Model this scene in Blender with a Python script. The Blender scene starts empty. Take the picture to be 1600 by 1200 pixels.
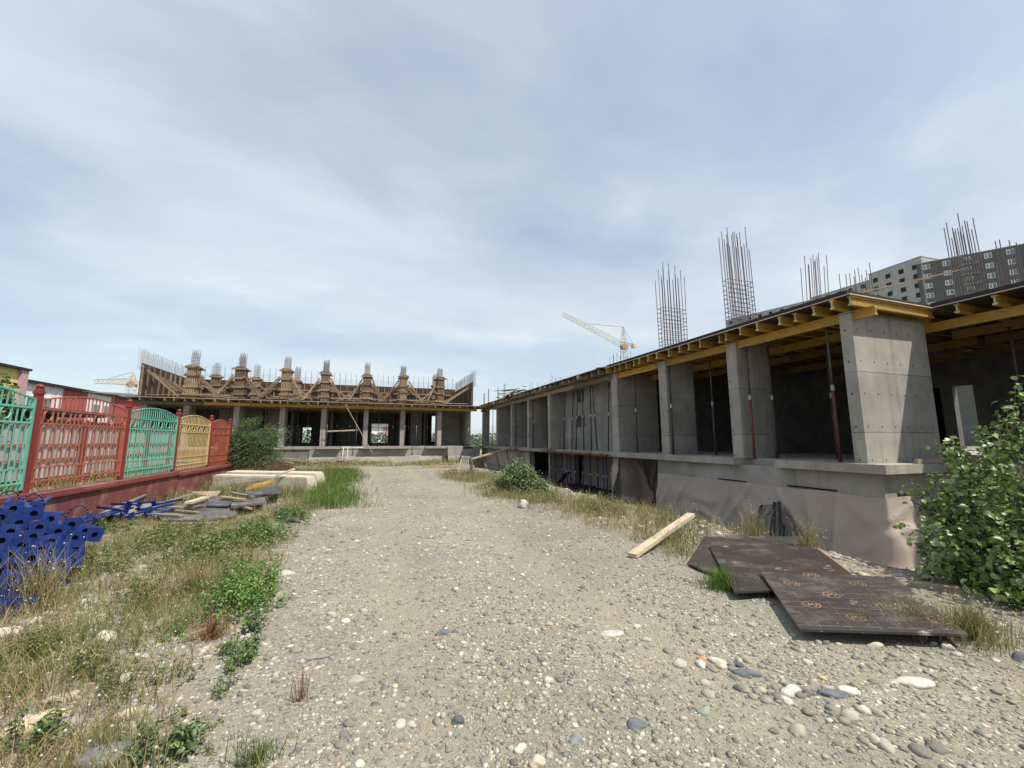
import bpy, math, random
import numpy as np
from mathutils import Vector, Matrix

# ------------------------------------------------------------------ camera
F, CX, CY, CAMH = 640.0, 800.0, 600.0, 1.65        # photo is 1600 x 1200
PITCH = math.atan(88 / F)
YAW = math.atan(225 * math.cos(PITCH) / F)
scene = bpy.context.scene
cd = bpy.data.cameras.new("camera")
cd.sensor_width = 36.0
cd.lens = 36.0 * F / 1600.0
cd.clip_start, cd.clip_end = 0.05, 5000
cam = bpy.data.objects.new("camera", cd)
scene.collection.objects.link(cam)
cam.location = (0, 0, CAMH)
cam.rotation_euler = (math.pi / 2 + PITCH, 0, -YAW)
scene.camera = cam

# ------------------------------------------------------------------ light and sky
SUNV = Vector((0.40, -0.46, 1.0)).normalized()
SUN_EL = math.asin(SUNV.z)
world = bpy.data.worlds.new("World")
scene.world = world
world.use_nodes = True
def build_world():
    nt = world.node_tree; N = nt.nodes; L = nt.links
    N.clear()
    out = N.new('ShaderNodeOutputWorld')
    sky = N.new('ShaderNodeTexSky'); sky.sky_type = 'NISHITA'; sky.sun_disc = False
    sky.sun_elevation = SUN_EL
    sky.sun_rotation = math.atan2(SUNV.x, SUNV.y)
    sky.air_density = 1.0; sky.dust_density = 1.2; sky.ozone_density = 1.6
    b1 = N.new('ShaderNodeBackground'); b1.inputs[1].default_value = 0.13
    L.new(sky.outputs[0], b1.inputs[0])
    tc = N.new('ShaderNodeTexCoord')
    sp = N.new('ShaderNodeSeparateXYZ'); L.new(tc.outputs['Generated'], sp.inputs[0])
    def math_(op, a, b=None):
        m = N.new('ShaderNodeMath'); m.operation = op
        for i, v in enumerate((a, b)):
            if v is None: continue
            if isinstance(v, (int, float)): m.inputs[i].default_value = v
            else: L.new(v, m.inputs[i])
        return m.outputs[0]
    zz = math_('ADD', math_('MAXIMUM', sp.outputs[2], 0.0), 0.16)
    cb = N.new('ShaderNodeCombineXYZ')
    L.new(math_('DIVIDE', sp.outputs[0], zz), cb.inputs[0])
    L.new(math_('DIVIDE', sp.outputs[1], zz), cb.inputs[1])
    mp = N.new('ShaderNodeMapping'); L.new(cb.outputs[0], mp.inputs[0])
    mp.inputs['Rotation'].default_value = (0, 0, math.radians(-35))
    mp.inputs['Scale'].default_value = (0.72, 1.0, 1)
    mp.inputs['Location'].default_value = (3.1, 1.72, 0)
    def noise(s, d, r, dist=0.0):
        n = N.new('ShaderNodeTexNoise'); n.inputs['Scale'].default_value = s
        n.inputs['Detail'].default_value = d; n.inputs['Roughness'].default_value = r
        n.inputs['Distortion'].default_value = dist
        L.new(mp.outputs[0], n.inputs['Vector']); return n.outputs['Fac']
    n1 = noise(0.75, 3, 0.5, 0.4)
    n2 = noise(2.4, 8, 0.58, 0.7)
    cov = math_('ADD', math_('MULTIPLY', n1, 0.80), math_('MULTIPLY', n2, 0.20))
    mr = N.new('ShaderNodeMapRange'); mr.interpolation_type = 'SMOOTHSTEP'
    L.new(cov, mr.inputs[0])
    mr.inputs[1].default_value = 0.36; mr.inputs[2].default_value = 0.62
    mr.inputs[3].default_value = 0.50; mr.inputs[4].default_value = 0.98
    # thicker cloud is greyer, thin veil whiter
    n3 = noise(0.9, 5, 0.55, 0.3)
    mp2 = N.new('ShaderNodeMapRange'); L.new(n3, mp2.inputs[0])
    mp2.inputs[1].default_value = 0.35; mp2.inputs[2].default_value = 0.65
    cr = N.new('ShaderNodeMix'); cr.data_type = 'RGBA'
    L.new(mp2.outputs[0], cr.inputs[0])
    cr.inputs[6].default_value = (0.43, 0.50, 0.635, 1)
    cr.inputs[7].default_value = (0.72, 0.78, 0.84, 1)
    # air near the horizon is milky
    hz = N.new('ShaderNodeMapRange'); hz.interpolation_type = 'SMOOTHSTEP'
    L.new(sp.outputs[2], hz.inputs[0])
    hz.inputs[1].default_value = 0.02; hz.inputs[2].default_value = 0.62
    hz.inputs[3].default_value = 0.9; hz.inputs[4].default_value = 0.0
    cr2 = N.new('ShaderNodeMix'); cr2.data_type = 'RGBA'
    L.new(hz.outputs[0], cr2.inputs[0]); L.new(cr.outputs[2], cr2.inputs[6])
    cr2.inputs[7].default_value = (0.68, 0.765, 0.80, 1)
    b2 = N.new('ShaderNodeBackground'); b2.inputs[1].default_value = 1.0
    L.new(cr2.outputs[2], b2.inputs[0])
    mx = N.new('ShaderNodeMixShader')
    L.new(mr.outputs[0], mx.inputs[0]); L.new(b1.outputs[0], mx.inputs[1]); L.new(b2.outputs[0], mx.inputs[2])
    L.new(mx.outputs[0], out.inputs[0])
build_world()
sl = bpy.data.lights.new("sun", 'SUN'); sl.energy = 5.0; sl.angle = math.radians(0.9); sl.color = (1.0, 0.93, 0.82)
sun = bpy.data.objects.new("sun", sl); scene.collection.objects.link(sun)
sun.rotation_euler = (-SUNV).to_track_quat('-Z', 'Y').to_euler()
scene.view_settings.view_transform = 'Standard'
scene.view_settings.look = 'None'
scene.view_settings.exposure = 0.25
scene.view_settings.gamma = 1.0

# ------------------------------------------------------------------ helpers
FW = (math.sin(YAW) * math.cos(PITCH), math.cos(YAW) * math.cos(PITCH), math.sin(PITCH))
RT = (math.cos(YAW), -math.sin(YAW), 0.0)
UP = (-math.sin(YAW) * math.sin(PITCH), -math.cos(YAW) * math.sin(PITCH), math.cos(PITCH))
def ray(x, y):
    a = (x - CX) / F; b = (CY - y) / F
    return tuple(FW[i] + a * RT[i] + b * UP[i] for i in range(3))
def at(x, y, ax, v):
    """photo pixel -> point on the plane ax = v"""
    d = ray(x, y); o = (0, 0, CAMH); i = 'xyz'.index(ax); t = (v - o[i]) / d[i]
    return Vector(tuple(o[k] + t * d[k] for k in range(3)))
rnd = random.Random(7)
R = rnd.uniform
rs = np.random.RandomState(11)
COL = scene.collection

class MB:
    def __init__(s): s.v = []; s.f = []
    def add(s, vs, fs):
        b = len(s.v); s.v += [tuple(v) for v in vs]; s.f += [tuple(i + b for i in f) for f in fs]; return s
    def box(s, x0, x1, y0, y1, z0, z1):
        return s.add([(x0,y0,z0),(x1,y0,z0),(x1,y1,z0),(x0,y1,z0),(x0,y0,z1),(x1,y0,z1),(x1,y1,z1),(x0,y1,z1)],
                     [(3,2,1,0),(4,5,6,7),(0,1,5,4),(1,2,6,5),(2,3,7,6),(3,0,4,7)])
    def beam(s, p0, p1, w, h, upv=(0,0,1)):
        p0 = Vector(p0); p1 = Vector(p1); d = (p1 - p0).normalized(); u = Vector(upv)
        if abs(d.dot(u)) > 0.98: u = Vector((0,1,0))
        sx = d.cross(u).normalized() * (w / 2); sy = sx.cross(d).normalized() * (h / 2)
        vs = [p + a * sx + b * sy for p in (p0, p1) for a, b in ((-1,-1),(1,-1),(1,1),(-1,1))]
        return s.add(vs, [(0,1,2,3),(7,6,5,4),(4,5,1,0),(5,6,2,1),(6,7,3,2),(7,4,0,3)])
    def ibeam(s, p0, p1, w, h, tf=0.04, tw=0.03, upv=(0,0,1)):
        p0 = Vector(p0); p1 = Vector(p1); d = (p1 - p0).normalized(); u = Vector(upv)
        sx = d.cross(u).normalized(); sy = sx.cross(d).normalized()
        a, b, t, q = w/2, h/2, tw/2, h/2 - tf
        pr = [(-a,-b),(a,-b),(a,-q),(t,-q),(t,q),(a,q),(a,b),(-a,b),(-a,q),(-t,q),(-t,-q),(-a,-q)]
        vs = [p + x * sx + y * sy for p in (p0, p1) for x, y in pr]
        fs = [(i, (i+1) % 12, 12 + (i+1) % 12, 12 + i)[::-1] for i in range(12)]
        for o in (0, 12):
            fs += [(o+0,o+1,o+2,o+11), (o+10,o+3,o+4,o+9), (o+8,o+5,o+6,o+7)]
        return s.add(vs, fs)
    def tube(s, p0, p1, r, n=6, r2=None, caps=True):
        p0 = Vector(p0); p1 = Vector(p1); d = (p1 - p0)
        if d.length < 1e-6: return s
        d.normalize(); u = Vector((0,0,1)) if abs(d.z) < 0.9 else Vector((1,0,0))
        a = d.cross(u).normalized(); b = a.cross(d)
        r2 = r if r2 is None else r2
        vs = [p + (a * math.cos(t) + b * math.sin(t)) * q for p, q in ((p0, r), (p1, r2)) for t in [2*math.pi*i/n for i in range(n)]]
        fs = [(i, (i+1) % n, n + (i+1) % n, n + i) for i in range(n)]
        if caps: fs += [tuple(range(n))[::-1], tuple(range(n, 2*n))]
        return s.add(vs, fs)
    def path(s, pts, r, n=5):
        for a, b in zip(pts, pts[1:]): s.tube(a, b, r, n)
        return s
    def ring(s, c, ra, r, axis='x', n=14):
        c = Vector(c); P = []
        for i in range(n + 1):
            t = 2*math.pi*i/n; a, b = math.cos(t)*ra, math.sin(t)*ra
            P.append(c + (Vector((0,a,b)) if axis == 'x' else Vector((a,0,b)) if axis == 'y' else Vector((a,b,0))))
        return s.path(P, r, 4)
    def plate(s, q, t, hole=None):
        """quad q (4 points, counter-clockwise from the face side) with thickness t behind it"""
        q = [Vector(p) for p in q]; n = (q[1]-q[0]).cross(q[3]-q[0]).normalized()
        vs = q + [p - n * t for p in q]
        return s.add(vs, [(0,1,2,3),(7,6,5,4),(4,5,1,0),(5,6,2,1),(6,7,3,2),(7,4,0,3)])
    def mesh(s, name, off=(0,0,0), smooth=False):
        me = bpy.data.meshes.new(name)
        ox, oy, oz = off
        me.from_pydata([(x-ox, y-oy, z-oz) for x, y, z in s.v], [], s.f)
        if smooth: me.polygons.foreach_set('use_smooth', [True] * len(me.polygons))
        me.update(); return me
    def build(s, name, m, parent=None, loc=None, smooth=False):
        """world-space geometry -> one object (origin at loc, or at the parent)"""
        off = Vector((0,0,0))
        if parent is not None:
            p = parent
            while p is not None: off += p.location; p = p.parent
        elif loc is not None: off = Vector(loc)
        me = s.mesh(name, off, smooth); me.materials.append(m)
        o = bpy.data.objects.new(name, me); COL.objects.link(o)
        if parent is not None: o.parent = parent
        elif loc is not None: o.location = loc
        return o

def tag(o, label=None, cat=None, group=None, kind=None):
    if label: o['label'] = label
    if cat: o['category'] = cat
    if group: o['group'] = group
    if kind: o['kind'] = kind
    return o
def thing(name, loc, label, cat, group=None, rz=0):
    o = bpy.data.objects.new(name, None); COL.objects.link(o); o.empty_display_size = 0.2
    o.location = loc; o.rotation_euler = (0, 0, rz)
    return tag(o, label, cat, group)
def child(name, me, parent, loc=(0,0,0), rot=(0,0,0), scale=(1,1,1)):
    o = bpy.data.objects.new(name, me); COL.objects.link(o); o.parent = parent
    o.location = loc; o.rotation_euler = rot; o.scale = scale; return o
def copy_tree(o, parent=None):
    c = o.copy(); COL.objects.link(c); c.parent = parent
    for k in ('label', 'group'):
        pass
    for ch in list(o.children): copy_tree(ch, c)
    return c
def np_mesh(name, V, T, m, cols=None, smooth=False, quads=False):
    """fast mesh from numpy arrays; cols = per-vertex colours"""
    me = bpy.data.meshes.new(name); k = 4 if quads else 3
    me.vertices.add(len(V)); me.vertices.foreach_set('co', np.asarray(V, np.float32).ravel())
    me.loops.add(len(T) * k); me.loops.foreach_set('vertex_index', np.asarray(T, np.int32).ravel())
    me.polygons.add(len(T)); me.polygons.foreach_set('loop_start', np.arange(0, len(T) * k, k, dtype=np.int32))
    if smooth: me.polygons.foreach_set('use_smooth', np.ones(len(T), bool))
    me.update(calc_edges=True)
    if cols is not None:
        a = me.color_attributes.new('col', 'FLOAT_COLOR', 'POINT')
        c4 = np.ones((len(V), 4), np.float32); c4[:, :3] = cols
        a.data.foreach_set('color', c4.ravel())
    me.materials.append(m)
    return me

# ------------------------------------------------------------------ materials
def lin(c):
    return tuple(((v/255)/12.92 if v/255 <= 0.04045 else ((v/255+0.055)/1.055)**2.4) for v in c)
def mat(name, c1, c2=None, scale=6.0, rough=0.8, bump=0.0, bscale=None, metal=0.0, spec=0.3, var=0.15, stretch=(1,1,1), attr=False, trans=0.0, dirt=None, dscale=1.2, damt=0.5, extra=None):
    m = bpy.data.materials.new(name); m.use_nodes = True
    nt = m.node_tree; N = nt.nodes; L = nt.links
    bs = N['Principled BSDF']
    c2 = c2 or tuple(v * 0.75 for v in c1)
    tc = N.new('ShaderNodeTexCoord'); mp = N.new('ShaderNodeMapping'); mp.inputs['Scale'].default_value = stretch
    L.new(tc.outputs['Object'], mp.inputs[0])
    oi = N.new('ShaderNodeObjectInfo')
    va = N.new('ShaderNodeVectorMath'); va.operation = 'ADD'
    vm = N.new('ShaderNodeVectorMath'); vm.operation = 'SCALE'; vm.inputs[0].default_value = (7.3, 5.1, 9.7)
    L.new(oi.outputs['Random'], vm.inputs['Scale']); L.new(mp.outputs[0], va.inputs[0]); L.new(vm.outputs[0], va.inputs[1])
    def noise(s, d=5, r=0.6):
        n = N.new('ShaderNodeTexNoise'); n.inputs['Scale'].default_value = s; n.inputs['Detail'].default_value = d
        n.inputs['Roughness'].default_value = r; L.new(va.outputs[0], n.inputs['Vector']); return n.outputs['Fac']
    def rng(x, a, b, c=0, d=1):
        r = N.new('ShaderNodeMapRange'); L.new(x, r.inputs[0])
        for i, v in enumerate((a, b, c, d)): r.inputs[i+1].default_value = v
        return r.outputs[0]
    def mix(f, a, b, mode='MIX'):
        x = N.new('ShaderNodeMix'); x.data_type = 'RGBA'; x.blend_type = mode
        for i, v in ((0, f), (6, a), (7, b)):
            if isinstance(v, (int, float)): x.inputs[i].default_value = v
            elif isinstance(v, tuple): x.inputs[i].default_value = (*v[:3], 1)
            else: L.new(v, x.inputs[i])
        return x.outputs[2]
    if attr:
        at_ = N.new('ShaderNodeAttribute'); at_.attribute_name = 'col'
        base = mix(rng(noise(scale), 0.35, 0.65), at_.outputs['Color'], mix(1.0, at_.outputs['Color'], c2, 'MULTIPLY'))
    else:
        base = mix(rng(noise(scale), 0.32, 0.68), c1, c2)
    if dirt:
        base = mix(rng(noise(dscale, 7, 0.68), 0.50, 0.68, 0, damt), base, dirt)
    if var:
        v = rng(oi.outputs['Random'], 0, 1, 1 - var, 1 + var * 0.6)
        cb = N.new('ShaderNodeCombineXYZ')
        for i in range(3): L.new(v, cb.inputs[i])
        base = mix(1.0, base, cb.outputs[0], 'MULTIPLY')
    if extra: base = extra(N, L, tc, mix, rng, base)
    L.new(base, bs.inputs['Base Color'])
    bs.inputs['Roughness'].default_value = rough; bs.inputs['Metallic'].default_value = metal
    bs.inputs['Specular IOR Level'].default_value = spec
    if bump:
        bp = N.new('ShaderNodeBump'); bp.inputs['Strength'].default_value = bump; bp.inputs['Distance'].default_value = 0.02
        L.new(noise(bscale or scale * 3, 6, 0.65), bp.inputs['Height']); L.new(bp.outputs[0], bs.inputs['Normal'])
    if trans:
        tr = N.new('ShaderNodeBsdfTranslucent'); L.new(base, tr.inputs['Color'])
        ms = N.new('ShaderNodeMixShader'); ms.inputs[0].default_value = trans
        L.new(bs.outputs[0], ms.inputs[1]); L.new(tr.outputs[0], ms.inputs[2]); L.new(ms.outputs[0], N['Material Output'].inputs[0])
    return m

def concrete_marks(seam, ties):
    """form-board seams and cone holes of cast concrete"""
    def ex(N, L, tc, mix, rng, base):
        sp = N.new('ShaderNodeSeparateXYZ'); L.new(tc.outputs['Object'], sp.inputs[0])
        def ma(op, a, b=None):
            m = N.new('ShaderNodeMath'); m.operation = op
            for i, v in enumerate((a, b)):
                if v is None: continue
                if isinstance(v, (int, float)): m.inputs[i].default_value = v
                else: L.new(v, m.inputs[i])
            return m.outputs[0]
        nz = N.new('ShaderNodeTexNoise'); nz.inputs['Scale'].default_value = 1.7; L.new(tc.outputs['Object'], nz.inputs['Vector'])
        zw = ma('ADD', sp.outputs[2], ma('MULTIPLY', nz.outputs['Fac'], 0.03))
        fz = ma('FRACT', ma('DIVIDE', ma('ADD', zw, 20.0), seam))
        line = ma('LESS_THAN', ma('ABSOLUTE', ma('SUBTRACT', fz, 0.5)), 0.008)
        base = mix(ma('MULTIPLY', line, 0.6), base, (0.06, 0.058, 0.052))
        # boards take the cement differently: slight tone steps from lift to lift
        wn = N.new('ShaderNodeTexWhiteNoise'); wn.noise_dimensions = '1D'
        L.new(ma('FLOOR', ma('ADD', ma('DIVIDE', ma('ADD', zw, 20.0), seam), 0.5)), wn.inputs['W'])
        base = mix(rng(wn.outputs['Value'], 0, 1, 0.0, 0.28), base, (0.16, 0.158, 0.15))
        # runs of cement water down the face
        mp = N.new('ShaderNodeMapping'); mp.inputs['Scale'].default_value = (7, 7, 0.35); L.new(tc.outputs['Object'], mp.inputs[0])
        n2 = N.new('ShaderNodeTexNoise'); n2.inputs['Scale'].default_value = 1.0; n2.inputs['Detail'].default_value = 5; L.new(mp.outputs[0], n2.inputs['Vector'])
        base = mix(rng(n2.outputs['Fac'], 0.52, 0.70, 0, 0.4), base, (0.14, 0.135, 0.12))
        n3 = N.new('ShaderNodeTexNoise'); n3.inputs['Scale'].default_value = 0.9; n3.inputs['Detail'].default_value = 6; L.new(tc.outputs['Object'], n3.inputs['Vector'])
        base = mix(rng(n3.outputs['Fac'], 0.52, 0.68, 0, 0.5), base, (0.42, 0.405, 0.37))
        if ties:
            u = ma('ABSOLUTE', ma('SUBTRACT', ma('FRACT', ma('DIVIDE', ma('ADD', ma('ADD', sp.outputs[0], sp.outputs[1]), 40.0), 0.42)), 0.5))
            w = ma('ABSOLUTE', ma('SUBTRACT', ma('FRACT', ma('DIVIDE', ma('ADD', sp.outputs[2], 20.1), 0.66)), 0.5))
            du = ma('MULTIPLY', u, 0.42); dw = ma('MULTIPLY', w, 0.66)
            d = ma('SQRT', ma('ADD', ma('MULTIPLY', du, du), ma('MULTIPLY', dw, dw)))
            base = mix(ma('MULTIPLY', ma('LESS_THAN', d, 0.021), 0.85), base, (0.04, 0.04, 0.038))
        return base
    return ex
def splash(scale, lo, col, amt):
    """thin cement splashes and scrapes"""
    def ex(N, L, tc, mix, rng, base):
        mp = N.new('ShaderNodeMapping'); mp.inputs['Scale'].default_value = (1.0, 2.6, 1.8); mp.inputs['Rotation'].default_value = (0, 0, .5); L.new(tc.outputs['Object'], mp.inputs[0])
        n = N.new('ShaderNodeTexNoise'); n.inputs['Scale'].default_value = scale; n.inputs['Detail'].default_value = 9; n.inputs['Roughness'].default_value = .74; L.new(mp.outputs[0], n.inputs['Vector'])
        n2 = N.new('ShaderNodeTexNoise'); n2.inputs['Scale'].default_value = scale*9; n2.inputs['Detail'].default_value = 3; L.new(mp.outputs[0], n2.inputs['Vector'])
        base = mix(rng(n.outputs['Fac'], lo, lo + .06, 0, amt), base, col)
        return mix(rng(n2.outputs['Fac'], .70, .73, 0, amt*.8), base, col)
    return ex
G = {}
G['concrete'] = mat('concrete', (0.375,0.35,0.30), (0.28,0.262,0.23), 2.2, 0.9, 0.35, 14, var=0.08, extra=concrete_marks(1.22, True))
G['concrete_plain'] = mat('concrete_plain', (0.39,0.365,0.315), (0.27,0.254,0.22), 1.6, 0.92, 0.5, 9, var=0.06, extra=concrete_marks(3.1, False))
G['concrete_old'] = mat('concrete_old', (0.55,0.50,0.39), (0.42,0.38,0.29), 3.0, 0.95, 0.9, 9, var=0.0, dirt=(0.28,0.24,0.17), dscale=2.0)
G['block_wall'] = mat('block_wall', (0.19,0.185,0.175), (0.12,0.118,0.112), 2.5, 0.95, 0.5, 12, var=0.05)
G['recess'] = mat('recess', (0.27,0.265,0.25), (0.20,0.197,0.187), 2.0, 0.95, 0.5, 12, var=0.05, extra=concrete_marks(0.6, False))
G['tarp'] = mat('tarp', (0.385,0.325,0.275), (0.345,0.29,0.245), 1.3, 0.65, 0.12, 20, spec=0.35, var=0.04)
G['tarp_light'] = mat('tarp_light', (0.36,0.33,0.29), (0.29,0.265,0.235), 1.3, 0.7, 0.12, 20, spec=0.3, var=0.04)
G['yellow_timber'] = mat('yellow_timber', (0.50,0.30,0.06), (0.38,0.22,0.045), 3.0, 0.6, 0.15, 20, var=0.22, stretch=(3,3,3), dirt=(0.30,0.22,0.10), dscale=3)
G['yellow_shaded'] = mat('yellow_shaded', (0.25,0.15,0.04), (0.17,0.10,0.03), 3.0, 0.7, 0.15, 20, var=0.25)  # yellow timber with the interior shade put into its colour, for inner beams
G['beam_end'] = mat('beam_end', (0.42,0.47,0.24), (0.50,0.42,0.22), 5, 0.8, var=0.2)
G['timber'] = mat('timber', (0.37,0.285,0.19), (0.24,0.18,0.115), 5.0, 0.85, 0.3, 30, var=0.35, stretch=(1,1,1), dirt=(0.20,0.15,0.10), dscale=3)
G['timber_form'] = mat('timber_form', (0.29,0.21,0.14), (0.185,0.135,0.09), 5.0, 0.9, 0.3, 30, var=0.45, dirt=(0.14,0.105,0.075), dscale=3)
G['timber_grey'] = mat('timber_grey', (0.36,0.32,0.26), (0.24,0.21,0.17), 5.0, 0.9, 0.4, 30, var=0.3)
G['timber_pale'] = mat('timber_pale', (0.50,0.43,0.31), (0.36,0.30,0.21), 4.0, 0.85, 0.4, 30, var=0.15, dirt=(0.30,0.25,0.18), dscale=5)
G['plywood_edge'] = mat('plywood_edge', (0.60,0.47,0.36), (0.46,0.35,0.27), 3.0, 0.8, 0.2, 25, var=0.15)
G['ply_dark'] = mat('ply_dark', (0.052,0.041,0.036), (0.036,0.030,0.028), 3.0, 0.42, 0.1, 40, spec=0.5, var=0.25, dirt=(0.14,0.125,0.11), dscale=2.6, damt=0.75, extra=splash(1.6, .60, (0.40,0.385,0.36), .8))
G['ply_grey'] = mat('ply_grey', (0.10,0.098,0.10), (0.068,0.066,0.068), 3.0, 0.5, 0.1, 40, spec=0.4, var=0.25, dirt=(0.24,0.23,0.21), dscale=2.6, damt=0.8, extra=splash(2.0, .60, (0.45,0.43,0.40), .7))
G['ply_brown'] = mat('ply_brown', (0.062,0.036,0.026), (0.042,0.026,0.02), 3.0, 0.55, 0.1, 30, spec=0.4, var=0.25, dirt=(0.11,0.085,0.065), dscale=2.0)
G['membrane'] = mat('membrane', (0.022,0.021,0.021), (0.035,0.033,0.032), 4.0, 0.7, 0.3, 10, var=0.1)
G['steel'] = mat('steel', (0.10,0.088,0.08), (0.06,0.05,0.046), 8.0, 0.6, 0.1, 40, metal=0.3, var=0.3)
G['steel_red'] = mat('steel_red', (0.16,0.06,0.045), (0.09,0.04,0.03), 8.0, 0.6, 0.1, 40, metal=0.1, var=0.3)
G['galv'] = mat('galv', (0.45,0.45,0.44), (0.32,0.32,0.31), 10, 0.5, metal=0.5, var=0.2)
G['rebar'] = mat('rebar', (0.20,0.175,0.165), (0.13,0.11,0.105), 9.0, 0.7, 0.3, 90, metal=0.2, var=0.25)
G['rebar_pale'] = mat('rebar_pale', (0.36,0.35,0.345), (0.26,0.25,0.245), 9.0, 0.7, metal=0.2, var=0.2)
G['rust'] = mat('rust', (0.13,0.062,0.038), (0.075,0.038,0.026), 9.0, 0.9, 0.3, 60, var=0.3)
G['prop_blue'] = mat('prop_blue', (0.003,0.026,0.17), (0.003,0.019,0.125), 6.0, 0.42, 0.1, 40, spec=0.45, var=0.25, dirt=(0.035,0.05,0.13), dscale=5, damt=0.7, extra=splash(3.0, .64, (0.20,0.21,0.26), .6))
G['prop_navy'] = mat('prop_navy', (0.012,0.02,0.085), (0.008,0.012,0.05), 6.0, 0.5, spec=0.4, var=0.25)
G['hole'] = mat('hole', (0.012,0.014,0.03), (0.01,0.01,0.02), 6.0, 0.9, var=0.0)
G['fence_red'] = mat('fence_red', (0.40,0.125,0.07), (0.32,0.09,0.052), 7.0, 0.5, 0.15, 40, spec=0.4, var=0.12, dirt=(0.30,0.16,0.10), dscale=5, damt=.7, extra=splash(6.0, .62, (0.14,0.07,0.045), .7))
G['fence_orange'] = mat('fence_orange', (0.44,0.115,0.065), (0.34,0.08,0.05), 5.0, 0.5, 0.15, 40, spec=0.4, var=0.12)
G['fence_post'] = mat('fence_post', (0.24,0.034,0.03), (0.19,0.028,0.025), 7.0, 0.5, 0.15, 30, spec=0.4, var=0.08, dirt=(0.20,0.03,0.026), dscale=3)
G['fence_green'] = mat('fence_green', (0.14,0.44,0.33), (0.11,0.36,0.27), 7.0, 0.55, 0.1, 40, spec=0.35, var=0.18, dirt=(0.24,0.42,0.34), dscale=4, extra=splash(6.0, .63, (0.13,0.20,0.15), .6))
G['fence_yellow'] = mat('fence_yellow', (0.56,0.42,0.18), (0.46,0.34,0.15), 7.0, 0.55, 0.1, 40, spec=0.35, var=0.18, dirt=(0.42,0.34,0.20), dscale=4)
G['plinth_red'] = mat('plinth_red', (0.21,0.066,0.058), (0.15,0.047,0.043), 5.0, 0.85, 0.6, 30, var=0.05, dirt=(0.34,0.21,0.17), dscale=2.2, damt=.7, extra=splash(2.5, .62, (0.12,0.06,0.05), .6))
G['wall_white'] = mat('wall_white', (0.78,0.74,0.74), (0.70,0.67,0.68), 1.0, 0.8, var=0.05)
G['wall_maroon'] = mat('wall_maroon', (0.40,0.10,0.10), (0.35,0.085,0.085), 1.0, 0.8, var=0.08)
G['wall_yellow'] = mat('wall_yellow', (0.66,0.55,0.22), (0.60,0.50,0.20), 1.0, 0.8, var=0.05)
G['wall_pink'] = mat('wall_pink', (0.50,0.32,0.34), (0.45,0.28,0.30), 1.0, 0.8, var=0.05)
G['sheet_grey'] = mat('sheet_grey', (0.46,0.46,0.46), (0.36,0.36,0.37), 2.0, 0.6, var=0.2)
G['dark'] = mat('dark', (0.03,0.028,0.027), (0.02,0.02,0.02), 2.0, 0.8, var=0.1)
G['house_grey'] = mat('house_grey', (0.13,0.13,0.122), (0.105,0.105,0.10), 0.4, 0.9, var=0.05)
G['house_light'] = mat('house_light', (0.40,0.40,0.39), (0.31,0.31,0.305), 0.6, 0.9, 0.3, 3, var=0.05)
G['white_paint'] = mat('white_paint', (0.80,0.80,0.78), (0.7,0.7,0.69), 5, 0.5, var=0.1)
G['glass'] = mat('glass', (0.20,0.24,0.28), (0.10,0.12,0.15), 0.5, 0.08, spec=0.8, var=0.4)
G['crane_red'] = mat('crane_red', (0.40,0.24,0.19), (0.32,0.2,0.16), 1, 0.6, var=0.1)
G['crane_white'] = mat('crane_white', (0.62,0.56,0.44), (0.5,0.45,0.36), 1, 0.6, var=0.1)
G['bark'] = mat('bark', (0.17,0.13,0.09), (0.10,0.08,0.055), 12, 0.9, 0.4, 40, var=0.2)
G['leaf'] = mat('leaf', (0.1,0.1,0.1), (0.78,0.82,0.72), 14, 0.42, attr=True, spec=0.45, var=0.0, trans=0.22)
G['blade'] = mat('blade', (0.1,0.1,0.1), (0.8,0.82,0.75), 10, 0.8, attr=True, spec=0.2, var=0.0, trans=0.2)
G['blade_green'] = mat('blade_green', (0.11,0.14,0.05), (0.16,0.15,0.07), 10, 0.8, var=0.2)
G['stone'] = mat('stone', (0.3,0.3,0.3), (0.72,0.71,0.69), 22, 0.85, 0.3, 60, attr=True, spec=0.3, var=0.0)
G['print'] = mat('print', (0.31,0.205,0.12), (0.20,0.14,0.09), 14, 0.7, var=0.3, dirt=(0.07,0.052,0.044), dscale=7, damt=0.7)
G['print_line'] = mat('print_line', (0.19,0.145,0.11), (0.13,0.10,0.08), 6, 0.7, var=0.2, dirt=(0.05,0.04,0.035), dscale=6, damt=0.9)

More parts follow.
